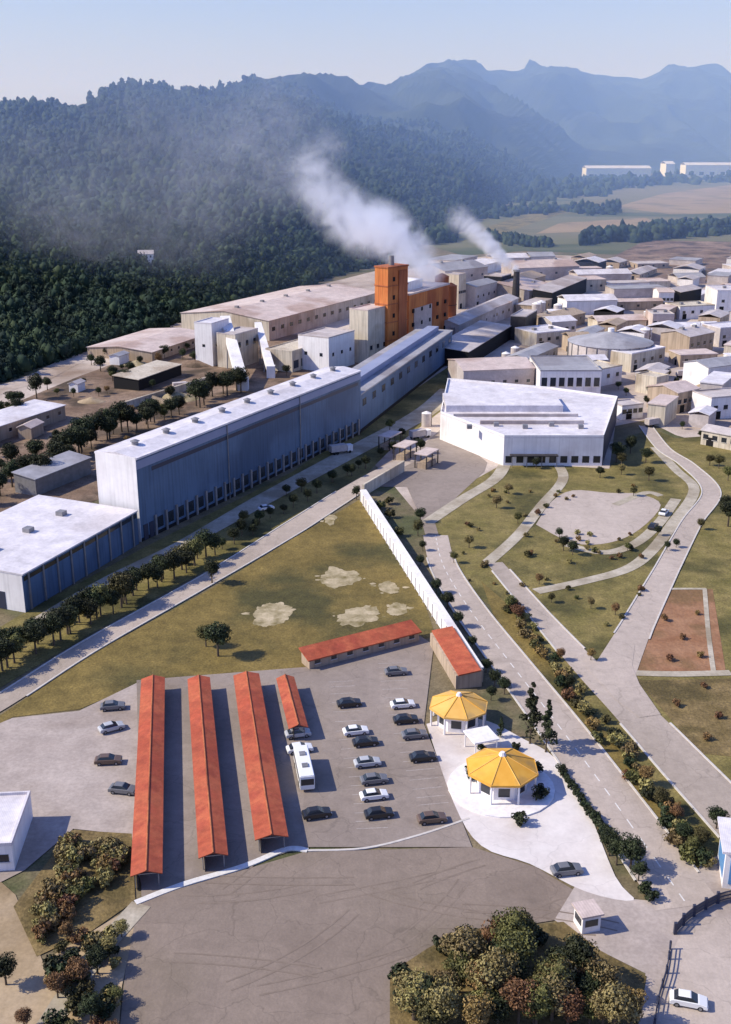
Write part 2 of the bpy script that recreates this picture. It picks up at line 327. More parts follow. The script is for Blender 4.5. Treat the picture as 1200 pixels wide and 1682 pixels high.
road('inner_path', [(1075,735),(1110,772),(1140,805),(1105,860),(1070,905),(1030,935),(960,955),(880,972)], 3.2, .065, M['path'], kerb=False)
road('park_path', [(700,860),(760,820),(815,785),(835,748)], 4, .075, M['path'], kerb=False)
road('garden_path', [(800,925),(850,880),(890,830),(925,785),(905,750)], 3.2, .07, M['path'], kerb=False)
P = smooth_line(pts_world([(880,862),(905,825),(940,806),(1000,810),(1050,812),(1085,830),(1050,870),(1000,892),(940,892),(880,862)]), 4)[:-1]
sheet('visitor_lot', P, .055, M['road'], world=True)
road('lot_ring', [(930,895),(990,908),(1040,895),(1080,862),(1110,820)], 3, .06, M['path'], kerb=False)
road('north_path', [(1010,830),(1060,810),(1085,815)], 2.5, .058, M['path'], kerb=False)
sheet('garden_plot', [(1068,968),(1170,968),(1192,1105),(1036,1105)], .05, M['redsoil'])
road('plot_path', [(1028,1106),(1110,1108),(1200,1106)], 2.2, .085, M['path'], kerb=False)
road('plot_edge', [(1172,1108),(1163,1040),(1157,968)], 1.0, .083, M['path'], kerb=False)
road('plot_border', [(1066,970),(1110,968),(1160,968)], 1.0, .081, M['path'], kerb=False)
sheet('south_lawn', [(1045,1118),(1215,1115),(1215,1245),(1150,1238)], .04, M['browngrass'])
sheet('works_apron', [(612,800),(640,770),(690,735),(730,700),(800,760),(795,775),(712,852),(722,885),(700,885),(690,850),(668,800)], .055, M['asphalt'])
sheet('gate_road', [(1120,1500),(1160,1480),(1400,1440),(1400,1760),(1075,1760),(1098,1560)], .06, M['road'])
sheet('gate_apron', [(1150,1420),(1235,1380),(1400,1500),(1300,1520),(1120,1502)], .065, M['concrete'])

random.seed(5)
M['mark'] = mat('worn_tyre_track', (.19,.147,.115), (.235,.185,.148), .6); M['patch'] = mat('asphalt_repair', (.165,.13,.105), (.195,.155,.128), .8, fine=((1.5,.15),))
mb = MB()
for i in range(16):
    a = G(random.uniform(240,800), random.uniform(1430,1640)); th = random.uniform(-.5,.9); P = []; k = random.uniform(-.04,.04)
    for j in range(14):
        a = a+Vector((math.cos(th)*1.6, math.sin(th)*1.6, 0)); th += k; P.append(a.copy())
    X0 = G(235,1500).x
    P = [p for p in P if p.y < G(500,1415).y and p.x > G(245,1650).x]
    if len(P) > 3:
        for o_ in (-.8,.8): ribbon_mesh(mb, P, o_+.13, o_-.13, .094+i*.0011+(.0005 if o_ > 0 else 0))
flat(mb, 'tyre_marks', M['mark'])
# parking bay lines
mb = MB()
for pp, n in (([(560,1120),(575,1200),(600,1290),(612,1370)], 22), ([(640,1090),(655,1160),(685,1250),(715,1330)], 20)):
    P = smooth_line(pts_world(pp), 12); 
    tot = len(P)
    for i in range(0, tot-1, 2):
        t = (P[i+1]-P[i]).normalized(); nn = Vector((-t.y,t.x,0))
        a = P[i]-nn*2.4; b = P[i]+nn*2.4
        mb.add([(a.x-t.x*.06,a.y-t.y*.06,.097),(b.x-t.x*.06,b.y-t.y*.06,.097),(b.x+t.x*.06,b.y+t.y*.06,.097),(a.x+t.x*.06,a.y+t.y*.06,.097)], [(0,1,2,3)])
M['dimline'] = mat('faded_paint', (.32,.28,.26), (.45,.41,.39), 1.5); flat(mb, 'parking_marking', M['dimline'])

# ------------------------------------------------------------------ buildings
def frame(a, b):
    d = b-a; return a, math.atan2(d.y, d.x), math.hypot(d.x, d.y)
OCC = []
def bldg(name, label, cat, A, B, w, h, roof='flat', wm='whitewall', rm='paleroof', rh=1.5, wins=0, win=(1.4,1.2), wz=None, band=None,
         door=None, group=None, endwins=0, vents=0, over=.4):
    """A, B: near base line in photo survey units; w depth away from the camera"""
    a, b = (G(*A), G(*B)); o, rz, L = frame(a, b)
    cc = o+Vector((math.cos(rz)*L/2-math.sin(rz)*w/2, math.sin(rz)*L/2+math.cos(rz)*w/2, 0)); OCC.append((cc.x, cc.y, math.hypot(L,w)/2))
    root = empty(name, o, rz, label, cat, group)
    mb = MB()
    if roof == 'gable':
        mb.add([(0,0,0),(L,0,0),(L,w,0),(0,w,0),(0,0,h),(L,0,h),(L,w,h),(0,w,h),(0,w/2,h+rh),(L,w/2,h+rh)],
               [(0,3,2,1),(0,1,5,4),(2,3,7,6),(1,2,6,9,5),(3,0,4,8,7),(4,5,9,8),(6,7,8,9)])
    elif roof == 'mono':
        mb.add([(0,0,0),(L,0,0),(L,w,0),(0,w,0),(0,0,h),(L,0,h),(L,w,h+rh),(0,w,h+rh)], [(0,3,2,1),(0,1,5,4),(2,3,7,6),(1,2,6,5),(3,0,4,7),(4,5,6,7)])
    else: mb.box(0, L, 0, w, 0, h)
    mb.build('wall', M[wm], root)
    mb = MB()
    if roof == 'gable': mb.gable(0, L, 0, w, h+.02, rh, over)
    elif roof == 'mono':
        o_ = over; s = rh/w
        mb.add([(-o_,-o_,h-o_*s+.05),(L+o_,-o_,h-o_*s+.05),(L+o_,w+o_,h+rh+o_*s+.05),(-o_,w+o_,h+rh+o_*s+.05),
                (-o_,-o_,h-o_*s+.3),(L+o_,-o_,h-o_*s+.3),(L+o_,w+o_,h+rh+o_*s+.3),(-o_,w+o_,h+rh+o_*s+.3)], [(0,3,2,1),(4,5,6,7),(0,1,5,4),(1,2,6,5),(2,3,7,6),(3,0,4,7)])
    else:
        mb.box(.3, L-.3, .3, w-.3, h+.003, h+.12)
        pz = h+.55
        mb.box(-.05, L+.05, -.05, .3, h+.002, pz); mb.box(-.05, L+.05, w-.3, w+.05, h+.002, pz)
        mb.box(-.05, .3, .3, w-.3, h+.004, pz-.003); mb.box(L-.3, L+.05, .3, w-.3, h+.004, pz-.003)
    mb.build('roof', M[rm], root)
    wz = wz if wz is not None else max(1.0, h*.45)
    for i in range(wins):
        x = (i+.5)*L/wins
        wo = MB().box(x-win[0]/2, x+win[0]/2, -.06, .05, wz, wz+win[1]).build('window', M['darkglass'], root)
        MB().box(x-win[0]/2-.12, x+win[0]/2+.12, -.2, .04, wz-.14, wz-.004).build('sill', M['kerb'], wo)
    for i in range(endwins):
        y = (i+.5)*w/endwins
        MB().box(-.06, .05, y-win[0]/2, y+win[0]/2, wz, wz+win[1]).build('window', M['darkglass'], root)
    if door: MB().box(door[0], door[0]+door[1], -.08, .05, 0.02, door[2]).build('door', M['black'], root)
    for i in range(vents):
        x = (i+.5)*L/vents; yy = w*.5
        z = h+ (rh if roof=='gable' else (rh*.5 if roof=='mono' else .1))
        MB().box(x-.9, x+.9, yy-.9, yy+.9, z-.3, z+1.2).build('roof_vent', M['steel'], root)
    return root, L

# long mill
a = G(232,890); b = G(592,712)
o, rz, L = frame(a, b)
def topz(px, pyb, pyt):
    g = G(px, pyb); v = (841-pyt)/F; return H + g.y*(-st+v*ct)/(ct+v*st)
hA = topz(225,888,754); w = 13
print('mill L', L, 'h', hA, 'az', 90-math.degrees(rz))
mill = empty('mill_building', o, rz, 'very long tall blue-grey clad mill hall with a bright white end wall', 'factory building')
MB().box(0, L, 0, w, 0, hA).build('wall', M['blueclad'], mill)
MB().box(-.12, -.003, -.05, w+.05, 0, hA+.6).build('end_wall', M['whitewall'], mill)
mb = MB(); mb.box(0, L, -.35, w+.35, hA+.003, hA+.5); 
mb.add([(0,0.5,hA+.5),(L,0.5,hA+.5),(L,w/2,hA+1.3),(0,w/2,hA+1.3),(L,w-.5,hA+.5),(0,w-.5,hA+.5)], [(0,1,2,3),(3,2,4,5),(0,3,5),(1,4,2)]); mb.build('roof', M['whiteroof'], mill)
MB().box(.02, L-.02, -.10, -.004, hA-2.6, hA-.5).build('cladding_band', M['blueband'], mill)
MB().box(6, L-2, -.05, -.003, hA-4.4, hA-3.3).build('window_band', M['wire'], mill)
MB().box(.02, L-.02, -.14, -.002, 0, .9).build('plinth', M['black'], mill)
nb = 26
for i in range(nb):
    x = 6+(L-8)*i/(nb-1)
    if i % 1 == 0 and i < nb-1:
        x2 = x+(L-8)/(nb-1)
        MB().box(x+1.1, x2-1.1, -.07, -.005, 1.6, 4.6).build('window', M['darkglass'], mill)
    MB().box(x-.35, x+.35, -.5, -.012, 0, 5.6).build('pilaster', M['steel'], mill)
for i in range(2): MB().box(1.2+i*2.4, 2.9+i*2.4, -.16, -.006, .05, 4.2).build('door', M['wire'], mill)
for i in range(9):
    x = 8+(L-16)*i/8
    r = MB().cyl(x, w/2, hA+1.0, hA+2.2, .9, .9, 12); r.cyl(x, w/2, hA+2.2, hA+2.7, 1.3, .2, 12); r.build('roof_vent', M['steel'], mill)
for k in (.33,.66):
    MB().bar((L*k,-.3,0),(L*k,-.3,hA), .14).build('drainpipe', M['steel'], mill)

# lower continuation
a2 = G(592,712); b2 = G(742,592)
o2, rz2, L2 = frame(a2, b2); h2 = topz(600,706,618)*.70; print('mill2', L2, h2)
m2 = empty('mill_extension', o2+Vector((.3,.2,0)), rz2, 'lower blue-grey hall joined to the far end of the long mill', 'factory building')
MB().box(.2, L2, .5, 17, 0, h2).build('wall', M['blueclad'], m2)
MB().box(.1, L2+.3, .2, 17.3, h2+.003, h2+.5).build('roof', M['greyroof'], m2)
MB().box(4, L2-4, 6, 11, h2+.5, h2+2.6).build('roof_monitor', M['blueband'], m2)
for i in range(12):
    x = 5+(L2-10)*i/11
    MB().box(x-2, x+2, .42, .6, h2-4.5, h2-2).build('window', M['darkglass'], m2)
MB().box(.3, L2-.1, .38, .49, 0, 1.2).build('plinth', M['black'], m2)

# annex
a3 = G(42,1006); b3 = G(230,892); o3, rz3, L3 = frame(a3, b3); h3 = topz(42,1006,945); print('annex', L3, h3)
an = empty('annex_hall', o3, rz3, 'low hall with a broad white roof in front of the tall mill', 'factory building')
w3 = 30
MB().box(0, L3-.5, 0, w3, 0, h3).build('wall', M['blueclad'], an)
MB().box(-.12, -.003, -.05, w3, 0, h3+.2).build('end_wall', M['whitewall'], an)
mb = MB(); mb.add([(-.2,-.4,h3+.01),(L3-.6,-.4,h3+.01),(L3-.6,w3,h3+.01),(-.2,w3,h3+.01),(-.2,-.4,h3+.35),(L3-.6,-.4,h3+.35),(L3-.6,w3,h3+.9),(-.2,w3,h3+.9)], [(0,3,2,1),(4,5,6,7),(0,1,5,4),(1,2,6,5),(2,3,7,6),(3,0,4,7)])
mb.build('roof', M['whiteroof'], an)
MB().box(.5, L3-1, -.08, -.003, h3-1.6, h3-.6).build('window_band', M['darkglass'], an)
for i in range(9):
    x = 2+(L3-5)*i/8; MB().box(x-.25, x+.25, -.3, -.012, 0, h3-.1).build('pilaster', M['steel'], an)
MB().box(-.2, -.06, 5, 10, 0.02, 4.2).build('door', M['wire'], an)
MB().box(-.2, -.06, 14, 19, 0.02, 4.2).build('door', M['wire'], an)
for i in range(3): MB().box(8+i*13, 10+i*13, 14, 16, h3+.5, h3+1.7).build('roof_vent', M['steel'], an)
bldg('loading_shed', 'narrow grey-roofed shed behind the low white-roofed hall', 'shed', (60,815), (150,778), 8, 5, 'mono', 'steel', 'greyroof', rh=1)

# left yard beyond the mill
bldg('storage_shed', 'long low shed with a white roof at the left edge of the brown yard', 'shed', (-60,745), (108,688), 14, 5, 'mono', 'tan', 'whiteroof', rh=.6, wins=8)
bldg('storage_shed', 'small open shed with a cream roof in the middle of the brown yard', 'shed', (228,642), (298,616), 12, 4.5, 'mono', 'black', 'cream', rh=.8)
bldg('storage_shed', 'little reddish hut beside the white-roofed shed in the brown yard', 'hut', (52,722), (72,712), 5, 4, 'gable', 'tan', 'pinkroof', rh=1)
bldg('warehouse', 'wide pale roofed warehouse along the foot of the wooded hill', 'warehouse', (442,560), (622,508), 55, 10, 'gable', 'cream', 'pinkroof', rh=3, wins=14, win=(3,2), vents=5)
bldg('warehouse', 'pinkish low warehouse left of the wide pale warehouse', 'warehouse', (250,595), (345,562), 35, 4.5, 'gable', 'tan', 'pinkroof', rh=1.5, wins=8)
bldg('workshop', 'cream workshop with dark openings behind the long mill roof', 'workshop', (480,612), (540,592), 14, 9, 'flat', 'cream', 'cream', wins=5, win=(4,3.5), wz=1.5)
bldg('silo_house', 'pale square block building beside the cream workshop', 'building', (540,612), (582,598), 16, 15, 'flat', 'whitewall', 'paleroof', wins=3, win=(1.5,1.5), endwins=2)
# conveyor towers
def conveyor(name, label, top, foot, hz, wd):
    a = G(*foot); g = G(*top); 
    r = empty(name, a, 0, label, 'conveyor')
    d = g-a
    n = Vector((-d.y, d.x, 0)).normalized()*wd/2
    z0, z1 = 2.0, hz
    vs = [(-n.x,-n.y,z0),(n.x,n.y,z0),(d.x+n.x,d.y+n.y,z1),(d.x-n.x,d.y-n.y,z1),(-n.x,-n.y,z0+3),(n.x,n.y,z0+3),(d.x+n.x,d.y+n.y,z1+3),(d.x-n.x,d.y-n.y,z1+3)]
    MB().add(vs, [(0,3,2,1),(4,5,6,7),(0,1,5,4),(1,2,6,5),(2,3,7,6),(3,0,4,7)]).build('gallery', M['whitewall'], r)
    for t in (.25,.6):
        p = d*t; z = z0+(z1-z0)*t
        for s in (-1,1): MB().bar((p.x+n.x*s, p.y+n.y*s, 0), (p.x+n.x*s*.8, p.y+n.y*s*.8, z+.1), .3).build('leg', M['steel'], r)
    MB().box(-wd*.55, wd*.55, -wd*.5, wd*.5, 0, 5.2).build('feed_house', M['whitewall'], r)
    return r
conveyor('conveyor_gallery', 'white inclined conveyor gallery descending towards the long mill', (372,585), (398,640), 16, 4.5)
conveyor('conveyor_gallery', 'shorter pale conveyor gallery right of the pale tower', (425,585), (445,620), 13, 3.2)
bldg('conveyor_tower', 'tall white tower at the head of the conveyor in the brown yard', 'tower', (350,602), (378,592), 9, 19, 'flat', 'whitewall', 'whiteroof', wins=2, endwins=1)
bldg('screening_house', 'grey pale block with dark openings between the two conveyors', 'building', (388,606), (425,594), 10, 15, 'flat', 'cream', 'paleroof', wins=3, win=(2,2.5), wz=9)
bldg('stone_wall', 'low cream wall crossing the brown yard below the open shed', 'wall', (200,675), (350,628), .8, 2.5, 'flat', 'cream', 'cream')
bldg('site_hut', 'small pale hut among bushes at the left of the brown yard', 'hut', (128,645), (140,640), 4, 3.5, 'gable', 'whitewall', 'paleroof', rh=.8)
bldg('site_hut', 'small white hut beside trees near the upper road', 'hut', (196,600), (212,594), 5, 4, 'gable', 'whitewall', 'greyroof', rh=.8)
# white house on the hill side is placed after the terrain exists

# orange tower and boiler house
t0 = G(636,590); t1 = G(668,583); ot, rt, Lt = frame(t0, t1)
ht = topz(650,588,440); print('orange tower', Lt, ht)
tw = empty('furnace_tower', ot, rt, 'tall narrow orange steel tower behind the mill with smoke drifting from its top', 'tower')
MB().box(0, Lt, 0, 8, 0, ht).build('wall', M['orange'], tw)
MB().box(-.3, Lt+.3, -.3, 8.3, ht+.003, ht+.7).build('roof', M['brownsteel'], tw)
for z in (ht*.2, ht*.4, ht*.6, ht*.8):
    MB().box(-.25, Lt+.25, -.25, 8.25, z, z+.5).build('platform', M['brownsteel'], tw)
    for s in (.3,.7): MB().box(Lt*s-.8, Lt*s+.8, -.06, .02, z+2.2, z+4.2).build('window', M['black'], tw)
MB().box(Lt*.52, Lt*.92, -.45, -.01, 0, ht-1.5).build('duct', M['brownsteel'], tw)
MB().cyl(Lt*.5, 4, ht+.7, ht+5, 1.3, 1.1).build('flue', M['steel'], tw)
# pale lower blocks left of the tower
bldg('boiler_house', 'peach coloured block building attached left of the orange tower', 'building', (604,598), (636,588), 10, 24, 'flat', 'cream', 'pinkroof', wins=3, win=(2,2), wz=6)
q0 = G(670,580); q1 = G(735,556); oq, rq, Lq = frame(q0, q1); hq = topz(700,570,478); print('kiln', Lq, hq)
kl = empty('kiln_building', oq, rq, 'broad orange brown process building with white dust on its roof beside the tower', 'factory building')
MB().box(0, Lq, 0, 18, 0, hq).build('wall', M['orange'], kl)
MB().box(Lq*.12, Lq*.55, -.4, -.01, 2, hq*.75).build('cladding_panel', M['pinkroof'], kl)
MB().box(-.3, Lq+.3, -.3, 18.3, hq+.003, hq+.8).build('roof', M['pinkroof'], kl)
MB().box(Lq*.1, Lq*.55, 5, 13, hq+.8, hq+5).build('penthouse', M['whitewall'], kl)
for i in range(5):
    for j in range(3):
        x = Lq*(i+.5)/5; z = hq*(.2+.24*j)
        MB().box(x-.9, x+.9, -.5, .02, z, z+1.8).build('window', M['black'], kl)
for s, rr, hh in ((1.05,3.6,1.12),(1.3,3.2,.9)):
    x = Lq*s+2
    c_ = empty('process_silo', oq+Vector((math.cos(rq)*x, math.sin(rq)*x, 0))+Vector((-math.sin(rq),math.cos(rq),0))*6, rq,
               'rust brown cylindrical silo %s the orange process building' % ('against the right side of' if s < 1.2 else 'second to the right of'), 'silo')
    MB().cyl(0,0,0,hq*hh,rr,rr,20).build('shell', M['brownsteel'], c_)
    MB().cyl(0,0,hq*hh+.01,hq*hh+1.6,rr+.2,.5,20).build('roof', M['brownsteel'], c_)
    for z in (.3,.6): MB().cyl(0,0,hq*hh*z,hq*hh*z+.3,rr+.15,rr+.15,20).build('hoop', M['darksteel'], c_)

# in-line sheds beyond the extension
bldg('long_shed', 'pale roofed shed with a black open side in line with the mill', 'shed', (768,604), (838,558), 16, 7, 'mono', 'black', 'paleroof', rh=1.5)
bldg('long_shed', 'grey pale shed behind the black sided shed', 'shed', (752,560), (850,512), 12, 8, 'gable', 'paleroof', 'paleroof', rh=2, wins=8)
# chimney of second plume
cb = G(846,500); ch = empty('chimney', cb, 0, 'dark chimney with white smoke at the right of the works', 'chimney')
hc = topz(846,500,446); MB().cyl(0,0,0,hc,2.6,1.8,18).build('shaft', M['darksteel'], ch)
MB().cyl(0,0,hc+.01,hc+1.0,2.2,2.2,18).build('cap', M['steel'], ch); MB().cyl(0,0,0,4,4,3.4,18).build('base', M['tan'], ch)
print('chimney', hc, cb)

# big white hall
z9 = 9.0
foot = [G(722,722), G(826,765), G(988,765), G(1014,655,z9), G(905,640,z9), G(735,625,z9)]
foot = [Vector((p.x,p.y,0)) for p in foot]
base = foot[1].copy(); loc = [(p-base) for p in foot]
wh = empty('white_hall', base, 0, 'large white flat roofed hall with a dark blue right end wall', 'factory building')
MB().prism(loc, 0, z9).build('wall', M['whitewall'], wh)
mb = MB(); mb.prism([p*1.0 for p in loc], z9+.004, z9+.35); mb.build('roof', M['whiteroof'], wh)
# parapet
mb = MB()
for i in range(len(loc)):
    p = loc[i]; q = loc[(i+1)%len(loc)]; t = (q-p).normalized(); n = Vector((-t.y,t.x,0))*.35
    mb.add([(p.x,p.y,z9+.36),(q.x,q.y,z9+.36),(q.x+n.x,q.y+n.y,z9+.36),(p.x+n.x,p.y+n.y,z9+.36),(p.x,p.y,z9+1),(q.x,q.y,z9+1),(q.x+n.x,q.y+n.y,z9+1),(p.x+n.x,p.y+n.y,z9+1)],[(0,3,2,1),(4,5,6,7),(0,1,5,4),(1,2,6,5),(2,3,7,6),(3,0,4,7)])
mb.build('parapet', M['whitewall'], wh)
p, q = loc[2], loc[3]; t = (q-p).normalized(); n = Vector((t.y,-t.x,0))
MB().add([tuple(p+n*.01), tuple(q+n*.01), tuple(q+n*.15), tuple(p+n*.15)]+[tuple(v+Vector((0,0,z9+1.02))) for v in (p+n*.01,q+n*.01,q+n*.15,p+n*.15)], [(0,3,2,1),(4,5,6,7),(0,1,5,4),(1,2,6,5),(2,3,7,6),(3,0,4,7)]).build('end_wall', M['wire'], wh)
p, q = loc[1], loc[2]; Lw = (q-p).length
for i in range(9):
    x = p.x+(i+.5)*Lw/9
    MB().box(x-1.1, x+1.1, -.08, .05, 1.0, 3.2).build('window', M['darkglass'], wh)
MB().box(2, 17, -2.2, -.02, 3.6, 3.9).build('canopy', M['darksteel'], wh)
for i in range(4): MB().bar((2.5+i*4.7,-2.0,0),(2.5+i*4.7,-2.0,3.6),.12).build('post', M['steel'], wh)
MB().box(-16, 24, 33, 52, z9+.36, z9+2.6).build('upper_roof', M['whiteroof'], wh)
MB().box(-6, 28, 16, 17.2, z9+.36, z9+1.5).build('roof_ridge', M['paleroof'], wh)
MB().box(-14, 28, 26, 27, z9+.36, z9+1.3).build('roof_ridge', M['paleroof'], wh)
for i in range(5):
    x = -10+i*9; MB().box(x-.8, x+.8, 10+(i%2)*3, 11.6+(i%2)*3, z9+.36, z9+1.6).build('roof_vent', M['steel'], wh)

bldg('monitor_hall', 'pale hall with two grey raised roof monitors behind the white hall', 'factory building', (885,655), (985,655), 30, 11, 'flat', 'whitewall', 'greyroof', wins=7, win=(2.2,3.5), wz=5)
bldg('monitor_hall', 'low pinkish hall behind the left half of the white hall', 'factory building', (760,650), (876,645), 24, 10, 'gable', 'paleroof', 'pinkroof', rh=2, wins=6)
# round tank
tk = empty('round_tank', G(1000,592), 0, 'very large round grey roofed tank in the middle of the pale works', 'tank')
MB().cyl(0,0,0,9,19,19,40).build('shell', M['paleroof'], tk); 
MB().cyl(0,0,9.01,13.5,19.5,1,40).build('roof', M['greyroof'], tk); MB().cyl(0,0,13.4,15,1.5,1.5,14).build('hatch', M['whitewall'], tk)
for i in range(24):
    a_ = 2*math.pi*i/24; MB().bar((19.15*math.cos(a_),19.15*math.sin(a_),0),(19.15*math.cos(a_),19.15*math.sin(a_),9),.2).build('rib', M['steel'], tk)

far = [
 ('pink_shed','long pale pink roofed shed near the second smoke plume','shed',(850,462),(950,458),30,9,'gable','paleroof','pinkroof'),
 ('pink_shed','pinkish shed with black open side right of the chimney','shed',(868,500),(915,490),26,8,'mono','paleroof','pinkroof'),
 ('dark_shed','dark open sided shed set diagonally right of the pinkish shed','shed',(905,506),(962,480),12,9,'mono','black','paleroof'),
 ('cream_building','bright cream building in front of the diagonal dark shed','building',(880,572),(935,566),18,7,'flat','cream','whiteroof'),
 ('olive_shed','brownish roofed shed between cream building and dark shed','shed',(900,545),(960,532),16,6,'gable','tan','tan'),
 ('grey_shed','small grey green roofed shed behind the white hall','shed',(865,612),(915,590),10,6,'gable','steel','greyroof'),
 ('pink_house','small pink walled building right of the round tank','building',(1070,545),(1105,545),16,9,'flat','pinkroof','paleroof'),
 ('pink_house','small pale building up the slope right of the round tank','building',(1080,505),(1105,505),14,9,'gable','whitewall','pinkroof'),
 ('white_block','white block building at the right edge near the skyline fields','building',(1175,512),(1260,512),24,12,'flat','whitewall','whiteroof'),
 ('white_block','low white building left of the white block','building',(1115,525),(1172,522),16,7,'flat','whitewall','cream'),
 ('dark_house','dark walled house behind the low white building','house',(1115,505),(1150,498),14,9,'gable','black','paleroof'),
 ('cream_building','cream walled building with deep shade below the round tank','building',(1035,612),(1090,600),16,8,'flat','cream','whiteroof'),
 ('cream_house','bright cream little house beside the dark tree row','house',(1076,650),(1096,645),10,7,'flat','cream','cream'),
 ('brown_house','terracotta tinted house right of the little cream house','house',(1110,680),(1145,672),14,8,'gable','tan','pinkroof'),
 ('grey_house','grey roofed house at the right edge above the pale field','house',(1160,640),(1215,632),14,9,'gable','whitewall','greyroof'),
 ('white_house','white walled house at the right edge','house',(1165,690),(1230,684),12,8,'flat','whitewall','paleroof'),
 ('white_house','low white house with red door below the grey roofed house','house',(1150,730),(1210,742),8,5,'gable','cream','paleroof'),
 ('brown_house','brown house right of the pink building by the tank','house',(1130,585),(1170,576),16,9,'gable','tan','paleroof'),
 ('white_house','pale house with a dark end behind the brown house','house',(1180,570),(1240,565),14,9,'flat','paleroof','whiteroof'),
 ('garage_row','narrow white garage row just right of the dark blue end wall','garage',(1020,690),(1055,686),8,5,'flat','whitewall','paleroof'),
 ('tower_block','narrow pale silo building left of the chimney','building',(752,508),(764,505),10,20,'flat','cream','paleroof'),
 ('small_works','small grey works building between kiln and chimney','building',(780,505),(815,495),14,12,'gable','paleroof','greyroof'),
 ('small_works','low dusty works building below the chimney','building',(800,535),(840,520),12,8,'flat','paleroof','pinkroof'),
 ('small_works','dark fronted works building just in front of the chimney','building',(822,492),(838,487),12,14,'flat','black','paleroof'),
 ('dark_hopper','dark hopper house standing right of the pale walkway in the works','building',(862,560),(880,548),8,12,'flat','darksteel','paleroof'),
 ('pale_store','broad pale store behind the kiln building','building',(730,470),(800,462),30,10,'gable','paleroof','greyroof'),
 ('pale_store','square pale store left of the round tank','building',(905,555),(945,552),14,8,'gable','paleroof','whiteroof'),
 ('pale_store','flat pale store in front of the round tank','building',(960,640),(1020,628),14,7,'flat','whitewall','cream'),
]
for n, lb, cat, A_, B_, w_, h_, rf, wm, rm in far:
    bldg(n, lb, cat, A_, B_, w_, h_, rf, wm, rm, rh=max(1.2, w_*.12), wins=(4 if wm not in ('black','darksteel') else 0), win=(1.8,1.6), endwins=0, vents=(2 if w_ > 14 else 0), door=((2,2.5,3) if wm not in ('black','darksteel') else None))

OCC.append((G(1000,592).x, G(1000,592).y, 21)); OCC.append((G(870,700).x, G(870,700).y+15, 42)); OCC.append((G(846,500).x, G(846,500).y, 6))
random.seed(21); nj = 0
JL = {('whitewall','whiteroof'):'small white building in the jumble of the works','':''}
VAR = [('tan','pinkroof','small brown building with pinkish roof in the crowded works'),('whitewall','paleroof','small white walled building in the crowded works'),('whitewall','whiteroof','all white shed in the crowded works'),('paleroof','whiteroof','dusty walled shed with white roof in the crowded works'),('cream','pinkroof','small cream building with pinkish roof in the crowded works'),('tan','paleroof','small tan walled building in the crowded works'),
       ('black','whiteroof','small open sided shelter with white roof in the crowded works'),('paleroof','greyroof','small dusty building with grey roof in the crowded works'),('tan','tan','small brown building in the crowded works')]
for _ in range(1500):
    if nj >= 62: break
    px = random.uniform(745,1235); py = random.uniform(432,715)
    if py > 640 and px < 1085: continue
    if px < 860 and py > 470 and py < 640: continue
    g = G(px,py); sc = g.y/430
    L_ = random.uniform(9,30)*sc*.8; w_ = random.uniform(7,15)*sc*.8; r_ = math.hypot(L_,w_)/2
    az = R(random.choice([10,8,60,58,60])); cx = g.x+math.cos(az)*L_/2-math.sin(az)*w_/2; cy = g.y+math.sin(az)*L_/2+math.cos(az)*w_/2
    if any(math.hypot(cx-a_,cy-b_) < (r_+c_)*.86 for a_,b_,c_ in OCC): continue
    OCC.append((cx,cy,r_)); nj += 1
    wm, rm, lb = random.choice(VAR); h_ = random.uniform(3.5,8)
    root = empty('works_building', g, az, lb, 'building', lb.replace(' in the crowded works',', works group'))
    MB().box(0,L_,0,w_,0,h_).build('wall', M[wm], root)
    mb = MB()
    if random.random() < .6: mb.gable(0,L_,0,w_,h_+.3,w_*.13,.4)
    else: mb.box(-.3,L_+.3,-.3,w_+.3,h_+.004,h_+.4)
    if wm == 'black' or True: mb.build('roof', M[rm], root)
    if wm != 'black' and random.random() < .45:
        for i in range(3): 
            x = L_*(i+.5)/3; wo = MB().box(x-.8,x+.8,-.06,.05,h_*.4,h_*.4+1.4).build('window', M['darkglass'], root)
        MB().box(-.06,.05,w_*.3,w_*.3+1.8,.05,2.6).build('door', M['black'], root)
# left edge white block and the buildings round the lot
bldg('white_block', 'tall white block building cut by the left edge beside the pale lot', 'building', (-90,1436), (24,1430), 13, 4.2, 'flat', 'whitewall', 'whiteroof', wins=3, win=(2.0,1.2), wz=1.6)

# ------------------------------------------------------------------ carports
def carport(label, top, bot, wt, hgt=2.6, npost=9, group='red roofed carports'):
    A_ = G(*bot, hgt); B_ = G(*top, hgt); A_.z = B_.z = 0
    o, rz, L = frame(A_, B_)
    r = empty('carport', o, rz, label, 'carport', group)
    w = wt/2
    vs = [(0,-w,hgt-.25),(0,0,hgt+.45),(0,w,hgt-.25),(L,-w,hgt-.25),(L,0,hgt+.45),(L,w,hgt-.25)]
    vs += [(x,y,z+.14) for x,y,z in vs]
    rfc = MB().add(vs, [(0,3,4,1),(1,4,5,2),(6,7,10,9),(7,8,11,10),(0,6,9,3),(2,5,11,8),(0,1,7,6),(1,2,8,7),(3,9,10,4),(4,10,11,5)]).build('roof', M['tile'], r)
    MB().bar((0,0,hgt+.6),(L,0,hgt+.6),.12).build('ridge', M['brownsteel'], rfc)
    for i in range(npost):
        x = .6+(L-1.2)*i/(npost-1)
        for s in (-1,1): MB().bar((x,s*(w-.6),0.06),(x,s*(w-.6),hgt-.05),.08,6).build('post', M['steel'], r)
        MB().box(x-.06,x+.06,-w+.5,w-.5,hgt-.42,hgt-.27).build('beam', M['steel'], r)
    MB().box(-.0, L, w-.95, w-.8, .06, hgt-.3).build('back_wall', M['darksteel'], r)
    print('carport', L); return r, L
carport('longest red roofed carport on the far left of the row', (251,1113), (240,1436), 4.4)
